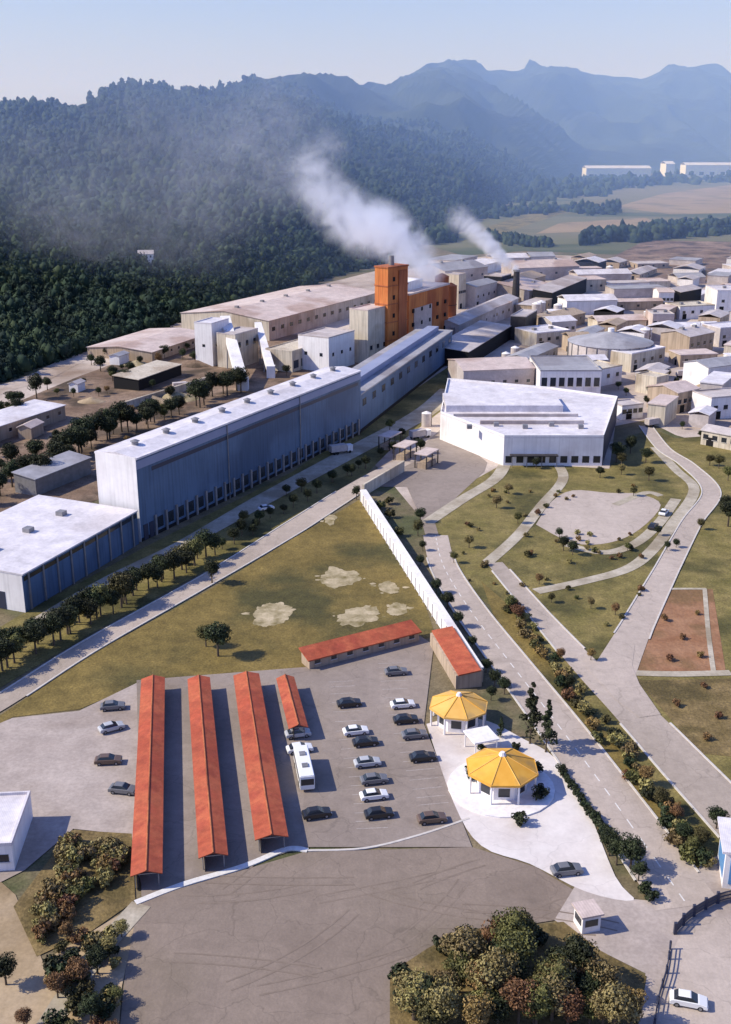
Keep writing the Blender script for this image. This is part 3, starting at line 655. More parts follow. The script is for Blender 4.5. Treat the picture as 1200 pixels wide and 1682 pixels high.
carport('red roofed carport in the middle of the three long ones', (326,1113), (350,1406), 4.2)
carport('red roofed carport third from the left with the brightest roof', (404,1107), (446,1376), 4.9)
carport('short red roofed carport at the top right of the row', (468,1112), (490,1195), 3.4, npost=4)
# L-shaped red sheds
bldg('red_shed', 'long thin red roofed shed along the back of the parking lot', 'shed', (508,1100), (688,1053), 3.4, 2.0, 'mono', 'tan', 'tile', rh=.9, wins=7, win=(1.2,1.0))
bldg('red_shed', 'red roofed shed squeezed against the white walkway', 'shed', (748,1132), (706,1060), -5.2, 2.8, 'mono', 'tan', 'tile', rh=.7)

# white covered walkway
a = G(596,822); b = G(786,1122); o, rz, L = frame(b, a)
wk = empty('walkway', o, rz, 'long straight white covered walkway running down to the yellow roofed pavilion', 'walkway')
MB().box(0, L, -.9, .9, 3.0, 3.3).build('roof', M['whitewall'], wk)
MB().box(0, L, .7, .85, .1, 2.99).build('wall', M['whitewall'], wk)
MB().box(0, L, -.85, -.7, .1, 2.6).build('wall', M['cream'], wk)
for i in range(30):
    x = 1+(L-2)*i/29; MB().box(x-.12,x+.12,.86,1.05,0,2.98).build('post', M['whitewall'], wk)
bldg('boundary_wall', 'short cream wall running up right from the head of the walkway', 'wall', (598,815), (664,775), .6, 3, 'flat', 'cream', 'cream')

# ------------------------------------------------------------------ pavilions
def pavilion(name, label, c, r, n, h, rh, rm, rot=0, apron=True):
    g = G(*c, h); g.z = 0
    e = empty(name, g, rot, label, 'pavilion')
    mb = MB(); mb.cyl(0,0,.0,h,r*.72,r*.72,n); mb.build('wall', M['whitewall'], e)
    mb = MB()
    mb.cyl(0,0,h+.01,h+.35,r,r,n); mb.cyl(0,0,h+.352,h+.35+rh,r*.97,r*.10,n); mb.build('roof', M[rm], e)
    MB().cyl(0,0,h+.3+rh,h+.9+rh,r*.11,r*.06,n).build('finial', M['whitewall'], e)
    rf_ = [c_ for c_ in col.objects if c_.name.startswith('roof') and c_.parent == e][-1]
    for i in range(n):
        a_ = 2*math.pi*(i+.0)/n
        MB().bar((r*.97*math.cos(a_), r*.97*math.sin(a_), h+.37),(r*.1*math.cos(a_), r*.1*math.sin(a_), h+.37+rh),.09,5).build('hip', M['paleyellow' if rm == 'yellow' else 'yellow'], rf_)
        MB().bar((r*.93*math.cos(a_), r*.93*math.sin(a_),0),(r*.93*math.cos(a_), r*.93*math.sin(a_),h),.18).build('column', M['whitewall'], e)
    for i in range(n):
        a_ = 2*math.pi*(i+.5)/n; rr = r*.72*math.cos(math.pi/n)
        me = MB().box(-.05,.05,-.9,.9,.9,2.4).build('window', M['darkglass'], e); me.location = (rr*math.cos(a_), rr*math.sin(a_),0); me.rotation_euler = (0,0,a_)
    return e
pv = pavilion('round_pavilion', 'yellow orange eight sided pavilion roof on the white plaza', (824,1262), 6.0, 8, 3.6, 2.1, 'yellow', R(22))
MB().cyl(0,0,.1,.35,8.6,8.6,24).build('terrace', M['whitewall'], pv)
pavilion('round_pavilion', 'paler yellow faceted pavilion roof at the foot of the white walkway', (753,1160), 5.4, 8, 3.4, 1.8, 'paleyellow', R(12))
g = G(790,1208,3); g.z = 0
cn = empty('canopy', g, R(20), 'small bright white canopy linking the two yellow roofs', 'canopy')
MB().box(-2.3,2.3,-2.3,2.3,2.9,3.2).build('roof', M['whitewall'], cn)
for sx in (-2,2):
    for sy in (-2,2): MB().bar((sx,sy,.05),(sx,sy,2.9),.12).build('post', M['whitewall'], cn)

# gate area
gp = G(1205,1462)
gh = empty('gatehouse', gp, R(-12), 'gatehouse with a blue glazed front and white frame cut by the right edge', 'gatehouse')
MB().box(-1.6,7,0,7,0,6.2).build('wall', M['whitewall'], gh)
MB().box(-.9,6.4,-.08,.02,.9,5.4).build('window', M['blue'], gh)
MB().box(-1.68,-1.58,.8,6.2,1.2,5).build('window', M['blue'], gh)
MB().box(-2.2,7.6,-.8,7.6,6.203,6.6).build('roof', M['whiteroof'], gh)
# curved sliding gate / fence
P = smooth_line(pts_world([(1108,1535),(1130,1512),(1158,1494),(1190,1480),(1240,1472)]), 6); base = P[0].copy()
gt = empty('gate_fence', base, 0, 'curved dark blue railing fence crossing the entrance beside the gatehouse', 'fence')
mb = MB()
for i in range(len(P)-1):
    for z in (.3,.9,1.5): mb.bar(P[i]-base+Vector((0,0,z)), P[i+1]-base+Vector((0,0,z)), .09)
mb.build('rail', M['wire'], gt)
Q = smooth_line(P, 4)
mb = MB()
for p in Q: mb.bar(p-base+Vector((0,0,.15)), p-base+Vector((0,0,1.6)), .05, 5)
mb.build('bars', M['wire'], gt)
for p in P[::4]: MB().box(p.x-base.x-.2,p.x-base.x+.2,p.y-base.y-.2,p.y-base.y+.2,0,1.9).build('post', M['wire'], gt)
P = smooth_line(pts_world([(1100,1560),(1094,1600),(1080,1650),(1070,1720)]), 6); base = P[0].copy()
gt = empty('boundary_fence', base, 0, 'straight low dark railing below the entrance near the bottom right', 'fence')
mb = MB()
for i in range(len(P)-1):
    for z in (.3,.8,1.2): mb.bar(P[i]-base+Vector((0,0,z)), P[i+1]-base+Vector((0,0,z)), .07)
mb.build('rail', M['wire'], gt)
for p in P[::3]: MB().box(p.x-base.x-.12,p.x-base.x+.12,p.y-base.y-.12,p.y-base.y+.12,0,1.4).build('post', M['wire'], gt)
# guard booth
gb = empty('guard_booth', G(963,1522), R(15), 'small pinkish white guard booth at the mouth of the forecourt', 'booth')
MB().box(-1.3,1.3,-1.3,1.3,0,2.7).build('wall', M['whitewall'], gb); MB().box(-1.6,1.6,-1.6,1.6,2.703,2.95).build('roof', M['pinkroof'], gb)
MB().box(-.9,.9,-1.36,-1.28,1.1,2.1).build('window', M['darkglass'], gb); MB().box(-1.36,-1.28,-.9,.9,1.1,2.1).build('window', M['darkglass'], gb)

# ------------------------------------------------------------------ cars
def make_car(paint):
    r = empty('parked_car', (0,0,0))
    # side profile lofted across width with tumblehome
    prof = [(-2.1,.35),(-2.12,.75),(-1.95,.92),(-1.5,.98),(1.15,.98),(2.0,.80),(2.12,.55),(2.1,.32)]
    mb = MB(); n = len(prof)
    vs = []
    for y, s in ((-.86,.97),(-.80,1),(.80,1),(.86,.97)):
        for x, z in prof: vs.append((x*s, y, z if abs(y) < .83 else .35+(z-.35)*.93))
    fs = []
    for k in range(3):
        for i in range(n): fs.append((k*n+i, k*n+(i+1)%n, (k+1)*n+(i+1)%n, (k+1)*n+i))
    fs.append(tuple(range(n))); fs.append(tuple(range(3*n,4*n))[::-1])
    mb.add(vs, fs); mb.build('body', paint, r)
    g_ = [(-1.65,.97),(-1.2,1.40),(.25,1.42),(1.0,.97)]
    vs = [(x,-.76 if z<1.2 else -.60,z) for x,z in g_]+[(x,.76 if z<1.2 else .60,z) for x,z in g_]
    MB().add(vs, [(0,1,2,3),(7,6,5,4),(0,4,5,1),(1,5,6,2),(2,6,7,3),(0,3,7,4)]).build('windows', M['darkglass'], r)
    MB().add([(-1.18,-.6,1.405),(.22,-.6,1.425),(.22,.6,1.425),(-1.18,.6,1.405),(-1.1,-.5,1.46),(.12,-.5,1.47),(.12,.5,1.47),(-1.1,.5,1.46)], [(0,3,2,1),(4,5,6,7),(0,1,5,4),(1,2,6,5),(2,3,7,6),(3,0,4,7)]).build('roof', paint, r)
    for x in (-1.3,1.3):
        for s in (-1,1):
            wl = MB().bar((x,s*.68,.32),(x,s*.88,.32),.32,14).build('wheel', M['tyre'], r)
            MB().bar((x,s*.87,.32),(x,s*.895,.32),.19,10).build('rim', M['steel'], wl)
    for s in (-1,1): MB().box(2.05,2.13,s*.6-.16,s*.6+.16,.56,.70).build('headlight', M['whiteline'], r)
    return r
protos = {}
def car(px, py, az, paint, label, group='cars in the parking lot', z=.09):
    if paint not in protos: protos[paint] = o = make_car(M[paint])
    else: o = copy_tree(protos[paint])
    g = G(px, py); o.location = (g.x, g.y, z); o.rotation_euler = (0,0,R(90-az)); o.scale = (1.06,1.06,1.06)
    tag(o, label, 'car', group); return o
mid = [(573,1160,'car_black','black car, first of the middle row nearest the red shed'),
       (584,1206,'car_white','white car just above the centre of the middle row'),(600,1224,'car_black','black car directly below the upper white car in the middle row'),
       (603,1258,'car_silver','silver car between two dark cars in the middle row'),(614,1286,'car_grey','dark grey car in the lower middle row'),
       (614,1312,'car_white','white car near the bottom of the middle row'),(622,1342,'car_black','black car, last of the middle row'),]
for px,py,p,l in mid: car(px, py, 78, p, l)
rt_ = [(650,1108,'car_grey','grey car alone at the top of the right row'),(661,1162,'car_white','white car above a dark one in the right row'),
       (666,1187,'car_black','black car below the white one in the right row'),(680,1212,'car_grey','grey car between the two black cars of the right row'),(694,1249,'car_black','black car at the lower end of the right row, beside the plaza')]
for px,py,p,l in rt_: car(px, py, 80, p, l)
car(520,1342,75,'car_black','black car alone near the lower end of the brightest carport')
car(709,1350,80,'car_brown','brown car at the edge of the plaza, near the forecourt')
for px,py,p,l in [(489,1210,'car_silver','silver car just below the short carport'),(492,1235,'car_white','white car second below the short carport')]:
    car(px,py,75,p,l,'cars below the short carport')
car(183,1200,60,'car_silver','silver car parked on the pale lot nearest the lawn','cars on the pale left lot')
car(178,1254,85,'car_brown','brown car in the middle of the pale left lot','cars on the pale left lot')
car(202,1302,100,'car_grey','grey car beside the left carport','cars on the pale left lot')
car(185,1165,80,'car_grey','grey car at the upper edge of the pale left lot','cars on the pale left lot')
car(1130,1650,105,'car_white','white car outside the gate near the bottom right corner','cars near the gate',.08)
car(437,838,62,'car_white','white van like car on the path beside the mill','cars on the works roads',.1)
car(1072,868,30,'car_black','dark car on the inner path by the visitor lot','cars on the works roads',.1)
car(1090,845,30,'car_white','white car on the inner path by the visitor lot','cars on the works roads',.1)
car(930,1435,80,'car_grey','grey car at the lower rim of the white plaza','cars near the gate',.1)

a = G(505,1302); b = G(495,1256); o, rz, L = frame(a, b)
bs = empty('bus', Vector((o.x,o.y,.09)), rz, 'long white bus parked beside the brightest carport', 'bus')
mbs = MB().box(0,9.6,-1.2,1.2,.4,2.95).build('body', M['car_white'], bs, bevel=.12)
MB().box(.5,9.1,-1.23,1.23,1.5,2.3).build('window_band', M['darkglass'], bs)
MB().box(-.03,.2,-1.05,1.05,1.3,2.4).build('windscreen', M['darkglass'], bs)
for x in (1.9,7.4):
    for k in (-1,1): MB().bar((x,k*.9,.48),(x,k*1.24,.48),.48,14).build('wheel', M['tyre'], bs)
for x in (2.6,6.2): MB().box(x,x+1.1,-.5,.5,2.96,3.15).build('roof_hatch', M['steel'], bs)
# ------------------------------------------------------------------ works clutter
def make_truck():
    r = empty('truck', (0,0,0))
    MB().box(-4,1.6,-1.2,1.2,1.0,3.1).build('cargo_box', M['paleroof'], r)
    MB().prism([(1.9,-1.15),(3.6,-1.15),(3.9,-.9),(3.9,.9),(3.6,1.15),(1.9,1.15)], .7, 2.7).build('cab', M['whitewall'], r)
    MB().box(3.7,3.95,-.85,.85,1.7,2.4).build('windscreen', M['darkglass'], r)
    MB().box(-4,3.6,-.5,.5,.7,.98).build('chassis', M['darksteel'], r)
    for x in (-3,-1.8,2.7):
        for k in (-1,1): MB().bar((x,k*.8,.5),(x,k*1.15,.5),.5,12).build('wheel', M['tyre'], r)
    return r
tr0 = None
TRUCKS = [(820,545,60,'truck parked on the pale lane beside the black sided shed'),(905,600,95,'truck in front of the bright cream works building'),(1010,470,80,'truck out on the open yard behind the round tank'),
  (975,515,140,'truck nearest the upper left rim of the round tank'),(690,720,58,'truck on the apron left of the white hall'),(1060,580,20,'truck between the round tank and the pink walled building'),
  (1125,620,80,'truck above the terracotta tinted house'),(560,745,62,'truck on the path in front of the far half of the mill'),(1075,700,60,'truck where the branch road enters the works'),(300,640,70,'truck in the brown yard beside the small open shed'),(930,445,80,'truck behind the long pale pink shed')]
for px,py,az,l in TRUCKS:
    if tr0 is None: tr0 = o = make_truck()
    else: o = copy_tree(tr0)
    g = G(px,py); o.location = (g.x,g.y,.08); o.rotation_euler = (0,0,R(90-az)); tag(o, l, 'truck', 'trucks about the works')
vt0 = None
for px,py,sc in ((758,545,1),(766,540,1),(880,520,1.2),(888,517,1.2),(845,590,.9),(915,520,1.1),(1045,560,1.2),(1058,565,1.2),(1062,530,1),(1140,555,1.1),(1152,552,1.1),(700,700,.8),(830,600,.9),(740,600,.8),(1000,455,1.2),(460,590,.9),(470,586,.9),(590,560,1.1),(720,520,1.2)):
    if vt0 is None:
        vt0 = o = empty('process_tank', (0,0,0)); 
        MB().cyl(0,0,0,5.5,2.2,2.2,18).build('shell', M['paleroof'], o); MB().cyl(0,0,5.51,6.3,2.25,.3,18).build('roof', M['whitewall'], o)
        MB().bar((2.3,0,0),(2.3,0,6.4),.12).build('pipe', M['darksteel'], o)
    else: o = copy_tree(vt0)
    g = G(px,py); o.location = (g.x,g.y,0); o.rotation_euler = (0,0,px*.7); o.scale = (sc,sc,sc*1.1); tag(o,'small pale cylindrical tank standing among the works buildings','tank','small tanks about the works')
def pile(px,py,r,h,m,label,group=None):
    g = G(px,py); n = 26; V = [(0,0,h)]; Fc = []
    for k in range(1,7):
        for i in range(n):
            a_ = 2*math.pi*i/n; rr = r*k/6*(1+.22*noise.noise(Vector((math.cos(a_)*1.5,math.sin(a_)*1.5,px)))); V.append((rr*math.cos(a_), rr*.7*math.sin(a_), h*(1-k/6)**1.1*(1+.2*noise.noise(Vector((rr,a_,py))))-(.2 if k==6 else 0)))
    for i in range(n): Fc.append((0,1+i,1+(i+1)%n))
    for k in range(5):
        for i in range(n): Fc.append((1+k*n+i,1+(k+1)*n+i,1+(k+1)*n+(i+1)%n,1+k*n+(i+1)%n))
    mb = MB(); mb.add(V,Fc); o = mb.build('stockpile', M[m]); o.location = g; tag(o,label,'stockpile',group)
for px,py,r,h,m in ((985,440,14,4,'sand'),(1030,480,12,4,'earth'),(955,560,7,2.5,'sand'),(1150,450,16,4,'earth'),(1095,470,13,3.5,'yard'),(900,440,12,4,'yard'),(1150,640,7,2.5,'dirt'),(1125,650,6,2.2,'dirt')):
    pile(px,py,r,h,m,'heap of loose material on the open ground of the works','heaps about the works')
for px,py,r,h,m in ((250,660,8,2.6,'dirt'),(290,655,10,3,'sand'),(180,690,8,2.5,'earth'),(320,600,9,2.5,'earth'),(225,600,7,2.4,'sand'),(150,660,6,2,'dirt')):
    pile(px,py,r,h,m,'heap of earth in the brown yard beyond the mill','heaps in the brown yard')
# pipe bridge from kiln to the sheds
a = G(742,560); b = G(800,530); o, rz, L = frame(a, b)
pb = empty('pipe_bridge', o, rz, 'raised pipe bridge between the orange process building and the pale sheds', 'pipe bridge')
MB().box(0,L,-1,1,6,6.4).build('deck', M['steel'], pb)
for y in (-.6,0,.6): MB().bar((0,y,6.8),(L,y,6.8),.28,8).build('pipe', M['paleroof'], pb)
for i in range(6):
    for y in (-.9,.9): MB().bar((L*i/5,y,0),(L*i/5,y,6),.2).build('leg', M['steel'], pb)
# loading frames beside the mill
for px,py,l in ((640,735,'grey steel frame rack nearest the mill on the far apron'),(665,752,'grey steel frame rack in the middle of the apron left of the white hall'),(700,765,'grey steel frame rack nearest the white hall on the apron')):
    g = G(px,py); e = empty('steel_rack', g, R(60), l, 'rack')
    for x in (-4,0,4):
        for y in (-2,2): MB().box(x-.15,x+.15,y-.15,y+.15,0,4.5).build('post', M['darksteel'], e)
    MB().box(-4.3,4.3,-2.3,2.3,4.5,4.8).build('roof', M['pinkroof'], e)
    MB().box(-3.8,3.8,-1.6,1.6,.1,1.6).build('crates', M['tan'], e)

# ------------------------------------------------------------------ vegetation
def add_tone(m):
    nt = m.node_tree; N = nt.nodes; L = nt.links; b = N['Principled BSDF']; src = b.inputs['Base Color'].links[0].from_socket
    at = N.new('ShaderNodeAttribute'); at.attribute_name = 'tone'
    cr = N.new('ShaderNodeValToRGB'); e = cr.color_ramp.elements; e[0].color = (.45,.55,.6,1); e[1].color = (1.5,1.25,.9,1); x = e.new(.6); x.color = (.95,1,.9,1)
    L.new(at.outputs['Fac'], cr.inputs['Fac'])
    mx = N.new('ShaderNodeMix'); mx.data_type='RGBA'; mx.blend_type='MULTIPLY'; mx.inputs['Factor'].default_value=1
    L.new(src, mx.inputs[6]); L.new(cr.outputs['Color'], mx.inputs[7]); L.new(mx.outputs[2], b.inputs['Base Color'])
add_tone(M['forest'])
def crown_mesh(name, rx, rz, nclump, nleaf, leaf, seed, shape='round'):
    rs = np.random.RandomState(seed); V = []; Fc = []
    for c in range(nclump):
        for _ in range(50):
            p = rs.uniform(-1,1,3)
            if np.linalg.norm(p) < 1: break
        if shape == 'cone': 
            t = (p[2]+1)/2; k = (1-t)*.95+.08; cx = np.array([p[0]*k*rx, p[1]*k*rx, p[2]*rz]); cr = rx*.42*(k+.15)
        else:
            p = p*(.55+.45*rs.rand()); cx = np.array([p[0]*rx*.8, p[1]*rx*.8, p[2]*rz*.8]); cr = rx*rs.uniform(.25,.42)
        d = rs.normal(size=(nleaf,3)); d /= np.linalg.norm(d,axis=1)[:,None]
        pos = cx + d*cr*rs.uniform(.75,1.05,(nleaf,1))*np.array([1,1,.8])
        for q in range(nleaf):
            u = rs.normal(size=3); nrm = d[q]+rs.normal(size=3)*.5; nrm /= np.linalg.norm(nrm)
            u -= nrm*u.dot(nrm); u /= np.linalg.norm(u); v = np.cross(nrm,u)
            s = leaf*rs.uniform(.6,1.3); b = len(V)
            V += [pos[q]-u*s, pos[q]+v*s*.6, pos[q]+u*s, pos[q]-v*s*.6]; Fc.append((b,b+1,b+2,b+3))
    me = bpy.data.meshes.new(name); me.from_pydata([tuple(v) for v in V], [], Fc); return me
CR = {}
def crown(kind, v, m):
    key = (kind, v, m)
    if key not in CR:
        if kind == 'round': me = crown_mesh('crown', 3.2, 2.8, 46, 95, .20, 10+v)
        elif kind == 'cone': me = crown_mesh('crown', 1.6, 4.4, 34, 50, .2, 40+v, 'cone')
        else: me = crown_mesh('crown', 1.1, .8, 14, 45, .15, 70+v)
        me.materials.append(M[m]); CR[key] = me
    return CR[key]
TR = {}
def trunk_mesh(kind):
    if kind in TR: return TR[kind]
    h = {'round':3.4,'cone':2.4,'bush':.5}[kind]; mb = MB(); r = {'round':.26,'cone':.16,'bush':.06}[kind]
    mb.cyl(0,0,0,h,r,r*.6,8)
    for i in range(5):
        a_ = i*1.26+.3; mb.bar((0,0,h*.75),(math.cos(a_)*h*.35, math.sin(a_)*h*.35, h*1.25), r*.35, 5)
    mb.bar((0,0,h-.1),(.1,.1,h*1.5), r*.5, 6)
    me = bpy.data.meshes.new('trunk'); me.from_pydata(mb.v, [], mb.f); me.materials.append(M['trunk']); TR[kind] = me; return me
tn = 0
def tree(px, py, s, m, label, group, kind='round', cat=None, name=None, world=None):
    global tn; tn += 1
    g = world if world is not None else G(px, py)
    e = empty(name or {'round':'tree','cone':'conifer_tree','bush':'shrub'}[kind], g, random.uniform(0,6.28), label, cat or ('shrub' if kind=='bush' else 'tree'), group)
    e.scale = (s*random.uniform(.9,1.1), s*random.uniform(.9,1.1), s*random.uniform(.9,1.1))
    t = bpy.data.objects.new('trunk', trunk_mesh(kind)); col.objects.link(t); t.parent = e
    c = bpy.data.objects.new('crown', crown(kind, tn%3, m)); col.objects.link(c); c.parent = e
    c.location = (0,0,{'round':4.9,'cone':5.2,'bush':.85}[kind])
    return e
# hedge row along the west road
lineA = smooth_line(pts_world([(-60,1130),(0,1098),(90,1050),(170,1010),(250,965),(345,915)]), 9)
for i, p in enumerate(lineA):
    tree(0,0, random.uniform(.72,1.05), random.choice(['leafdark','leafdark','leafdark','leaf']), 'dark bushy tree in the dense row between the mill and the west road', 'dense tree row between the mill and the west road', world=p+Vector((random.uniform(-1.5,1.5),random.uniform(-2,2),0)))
for p in smooth_line(pts_world([(370,905),(430,868),(500,828),(590,775)]), 4):
    tree(0,0, random.uniform(.4,.65), 'leafdark', 'low dark tree continuing the dense row towards the apron', 'low trees continuing the dense row', world=p+Vector((random.uniform(-1,1),random.uniform(1,4),0)))
for i, p in enumerate(lineA[::4]):
    tree(0,0, random.uniform(.9,1.6), random.choice(['leaf','leafgold','leafdark']), 'low olive shrub filling the verge in front of the mill', 'shrubs on the mill verge', kind='bush', world=p+Vector((random.uniform(-5,1),random.uniform(3,8),0)))
for px,py in ((400,862),(415,880),(470,815),(495,808),(585,820),(600,770),(625,752),(645,745),(570,782),(545,792),(660,720),(640,708),(690,745)):
    tree(px,py, random.uniform(.45,.7), random.choice(['leafdark','leaf']), 'dark tree on the strip between mill path and west road', 'scattered trees right of the dense row')
tree(348,958,.8,'leafdark','rounded tree at the end of the dense row beside the road junction',None)
tree(358,1078,1.0,'leafdark','large dark tree standing alone on the lawn above the carports',None)
tree(338,1062,.7,'leaf','smaller tree touching the large dark lawn tree',None)
# plaza trees
tree(870,1222,1.35,'leafdark','taller of the two pointed dark conifers beside the avenue',None,'cone')
tree(896,1236,1.15,'leafdark','shorter pointed conifer beside the taller one near the avenue',None,'cone')
tree(822,1212,.5,'leafdark','slim dark conifer above the yellow orange pavilion',None,'cone')
for (px,py),s,l in zip([(775,1280),(879,1275),(886,1312),(854,1354),(790,1236),(846,1233)],[1.5,1.7,1.7,1.5,1.0,1.0],
    ['round dark shrub left of the yellow orange pavilion','round dark shrub right of the yellow orange pavilion','dark shrub at the lower right of the yellow orange pavilion','dark shrub below the yellow orange pavilion','small shrub at the upper left of the yellow orange pavilion','small shrub at the upper right of the yellow orange pavilion']):
    tree(px,py,s,'leafdark',l,None,'bush')
# avenue hedge left side
P = smooth_line(pts_world([(920,1268),(950,1312),(985,1362)]), 7)
for p in P: tree(0,0,random.uniform(.8,1.1),'leafdark','clipped dark shrub in the hedge between plaza and avenue','hedge between plaza and avenue','bush',world=p)
for px,py,s in ((1000,1405,.6),(1012,1420,.65),(1035,1428,.75),(1048,1448,.5)): tree(px,py,s,'leafdark','dark tree where the plaza hedge ends by the avenue','trees at the end of the plaza hedge')
for px,py in ((1060,1468),(1070,1480),(995,1380),(990,1372)): tree(px,py,1.2,'leafdark','low shrub near the trees at the end of the plaza hedge','low shrubs by the avenue','bush')
# walkway shadow side trees
for px,py in ((690,858),(686,880),(694,905),(690,930),(716,975),(735,1000),(752,1030),(775,1065),(798,1105),(812,1128),(828,1140),(806,1150)):
    tree(px,py,random.uniform(.38,.6),'leafdark' if random.random()<.7 else 'leaf','dark tree in the line right of the white walkway','tree line right of the white walkway')
for px,py in ((640,850),(655,880),(640,828),(625,835)): tree(px,py,1.6,'leaf','scrubby bush in the corner right of the head of the walkway','bushes at the head of the walkway','bush')
# median
P = smooth_line(pts_world([(835,1000),(880,1060),(930,1125),(985,1200),(1050,1290),(1110,1370),(1150,1420)]), 9)
for p in P:
    for k in range(1):
        tree(0,0,random.uniform(.9,1.8),random.choice(['leafgold','leaf','leafgold','leafdark','leafbrown']),'olive shrub on the planted median of the avenue','shrubs on the avenue median','bush',world=p+Vector((random.uniform(-2,2),random.uniform(-1,1),0)))
for px,py in ((838,1002),(850,1020),(920,1085),(935,1130),(1060,1290),(1085,1330),(1110,1350),(1120,1385),(1135,1405),(1150,1395)):
    tree(px,py,random.uniform(.35,.55),random.choice(['leafdark','leaf','leafbrown']),'small tree on the planted median of the avenue','small trees on the avenue median')
tree(1176,1362,.55,'leafdark','single dark tree just left of the gatehouse',None)
# east garden
for px,py,s,m in ((815,835,.55,'leafgold'),(835,812,.5,'leafgold'),(850,860,.45,'leaf'),(880,770,.55,'leafdark'),(770,900,.5,'leafgold'),(745,925,.4,'leaf'),(925,905,.6,'leafdark'),(940,912,.5,'leafdark'),(918,885,.4,'leafdark'),
    (1035,745,.8,'leafdark'),(1060,760,.75,'leafdark'),(1065,790,.6,'leaf'),(1020,765,.6,'leaf'),(985,785,.5,'leafdark'),(1020,780,.45,'leafgold'),(1040,815,.4,'leaf'),(1195,865,1.0,'leafdark'),(1215,900,1.0,'leafdark'),(1190,840,.7,'leafdark'),
    (1180,770,.6,'leaf'),(1195,790,.6,'leaf'),(1120,705,.4,'leafdark'),(1150,720,.4,'leafdark'),(1165,765,.5,'leaf'),(885,960,.4,'leafbrown'),(905,990,.35,'leaf'),(970,1000,.35,'leafgold'),(1010,1010,.4,'leafbrown'),(970,1085,.35,'leafbrown'),
    (1080,880,.4,'leafdark'),(1095,905,.35,'leafdark'),(1030,905,.35,'leaf'),(1150,870,.4,'leaf'),(1110,900,.35,'leafdark'),(1012,760,.9,'leafdark')):
    tree(px,py,s,m,'tree scattered over the gardens east of the avenue','garden trees east of the avenue')
for i in range(60):
    px = random.uniform(760,1060); py = random.uniform(800,1080)
    if py > 930+ (px-812)*.6 + 60 or py > 1120-abs(px-960)*.3: continue
    tree(px,py,random.uniform(.5,1.1),random.choice(['leafgold','leaf','leafbrown']),'low shrub scattered over the gardens east of the avenue','garden shrubs east of the avenue','bush')
for px,py in ((1160,1215),(1155,1130),(1180,1180),(1110,1160),(1090,1020),(1120,1050),(1145,1010),(1100,1085),(1150,1080)):
    tree(px,py,random.uniform(.6,1.0),'leafbrown','low brown shrub around the red soil plot','shrubs around the red soil plot','bush')
# works trees
for px,py,s in ((1075,640,.8),(1068,655,.75),(1062,668,.6),(1050,628,.6),(1072,628,.6),(1095,622,.6),(1110,635,.5),(1135,660,.4),(1015,640,.5),(1028,650,.45)):
    tree(px,py,s,'leafdark','dark tree beside the little cream house in the works','trees among the houses right of the works')
# earth yard trees and scrub
for i in range(36):
    t_ = random.random(); px = random.uniform(-10,340); yy = 640-.26*px + random.uniform(10,1)*0 + random.uniform(12, 190-.18*px)
    if yy > 825-.42*px+0: continue
    tree(px,yy,random.uniform(.35,.8),random.choice(['leafdark','leaf','leafbrown','leafdark']),'scrubby tree in the brown yard beyond the mill','scrub trees in the brown yard')
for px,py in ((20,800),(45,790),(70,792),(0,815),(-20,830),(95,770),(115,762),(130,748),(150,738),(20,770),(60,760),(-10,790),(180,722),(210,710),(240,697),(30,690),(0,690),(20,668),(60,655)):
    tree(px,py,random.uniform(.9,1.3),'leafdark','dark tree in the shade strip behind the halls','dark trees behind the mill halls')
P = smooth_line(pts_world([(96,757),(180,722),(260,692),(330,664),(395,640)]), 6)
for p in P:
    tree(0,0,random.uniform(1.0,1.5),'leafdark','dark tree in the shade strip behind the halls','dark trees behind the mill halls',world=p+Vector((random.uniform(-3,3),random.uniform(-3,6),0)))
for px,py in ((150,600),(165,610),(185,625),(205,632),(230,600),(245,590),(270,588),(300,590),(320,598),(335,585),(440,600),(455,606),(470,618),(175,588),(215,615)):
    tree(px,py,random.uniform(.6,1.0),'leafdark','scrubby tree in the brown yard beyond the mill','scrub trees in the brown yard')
# foreground thicket
random.seed(11)
for i in range(74):
    px = random.uniform(655,1050); py = random.uniform(1560,1705)
    if py < 1690-(px-655)*.95 and px < 780: continue
    if px > 860 and py < 1612+max(0,(px-960)*.9): continue
    m = random.choice(['leafbrown','leafgold','leaf','leafdark','leaf','leafgold'])
    tree(px,py,random.uniform(.6,1.0),m,{'leafbrown':'rusty brown tree in the thicket along the bottom','leafgold':'straw coloured tree in the thicket along the bottom','leaf':'olive tree in the thicket along the bottom','leafdark':'dark green tree in the thicket along the bottom'}[m],
         {'leafbrown':'rusty trees of the bottom thicket','leafgold':'straw coloured trees of the bottom thicket','leaf':'olive trees of the bottom thicket','leafdark':'dark green trees of the bottom thicket'}[m])
for px,py in ((720,1560),(735,1565),(660,1612),(668,1650),(835,1560),(760,1590),(800,1560),(850,1545),(880,1550)):
    tree(px,py,random.uniform(1.2,1.8),'leafdark','dark bush at the upper rim of the bottom thicket','bushes at the rim of the bottom thicket','bush')
for px,py,m in ((130,1620,'leafbrown'),(160,1600,'leafdark'),(180,1570,'leafgold'),(190,1650,'leaf'),(150,1680,'leafdark'),(120,1720,'leaf'),(95,1640,'leafbrown'),(185,1710,'leafbrown'),(200,1540,'leafgold'),(10,1618,'leafdark'),(110,1545,'leafbrown'),(40,1690,'leafbrown')):
    tree(px,py,random.uniform(.35,.55),m,'small tree beside the diagonal path at the bottom left','small trees at the bottom left')
random.seed(33)
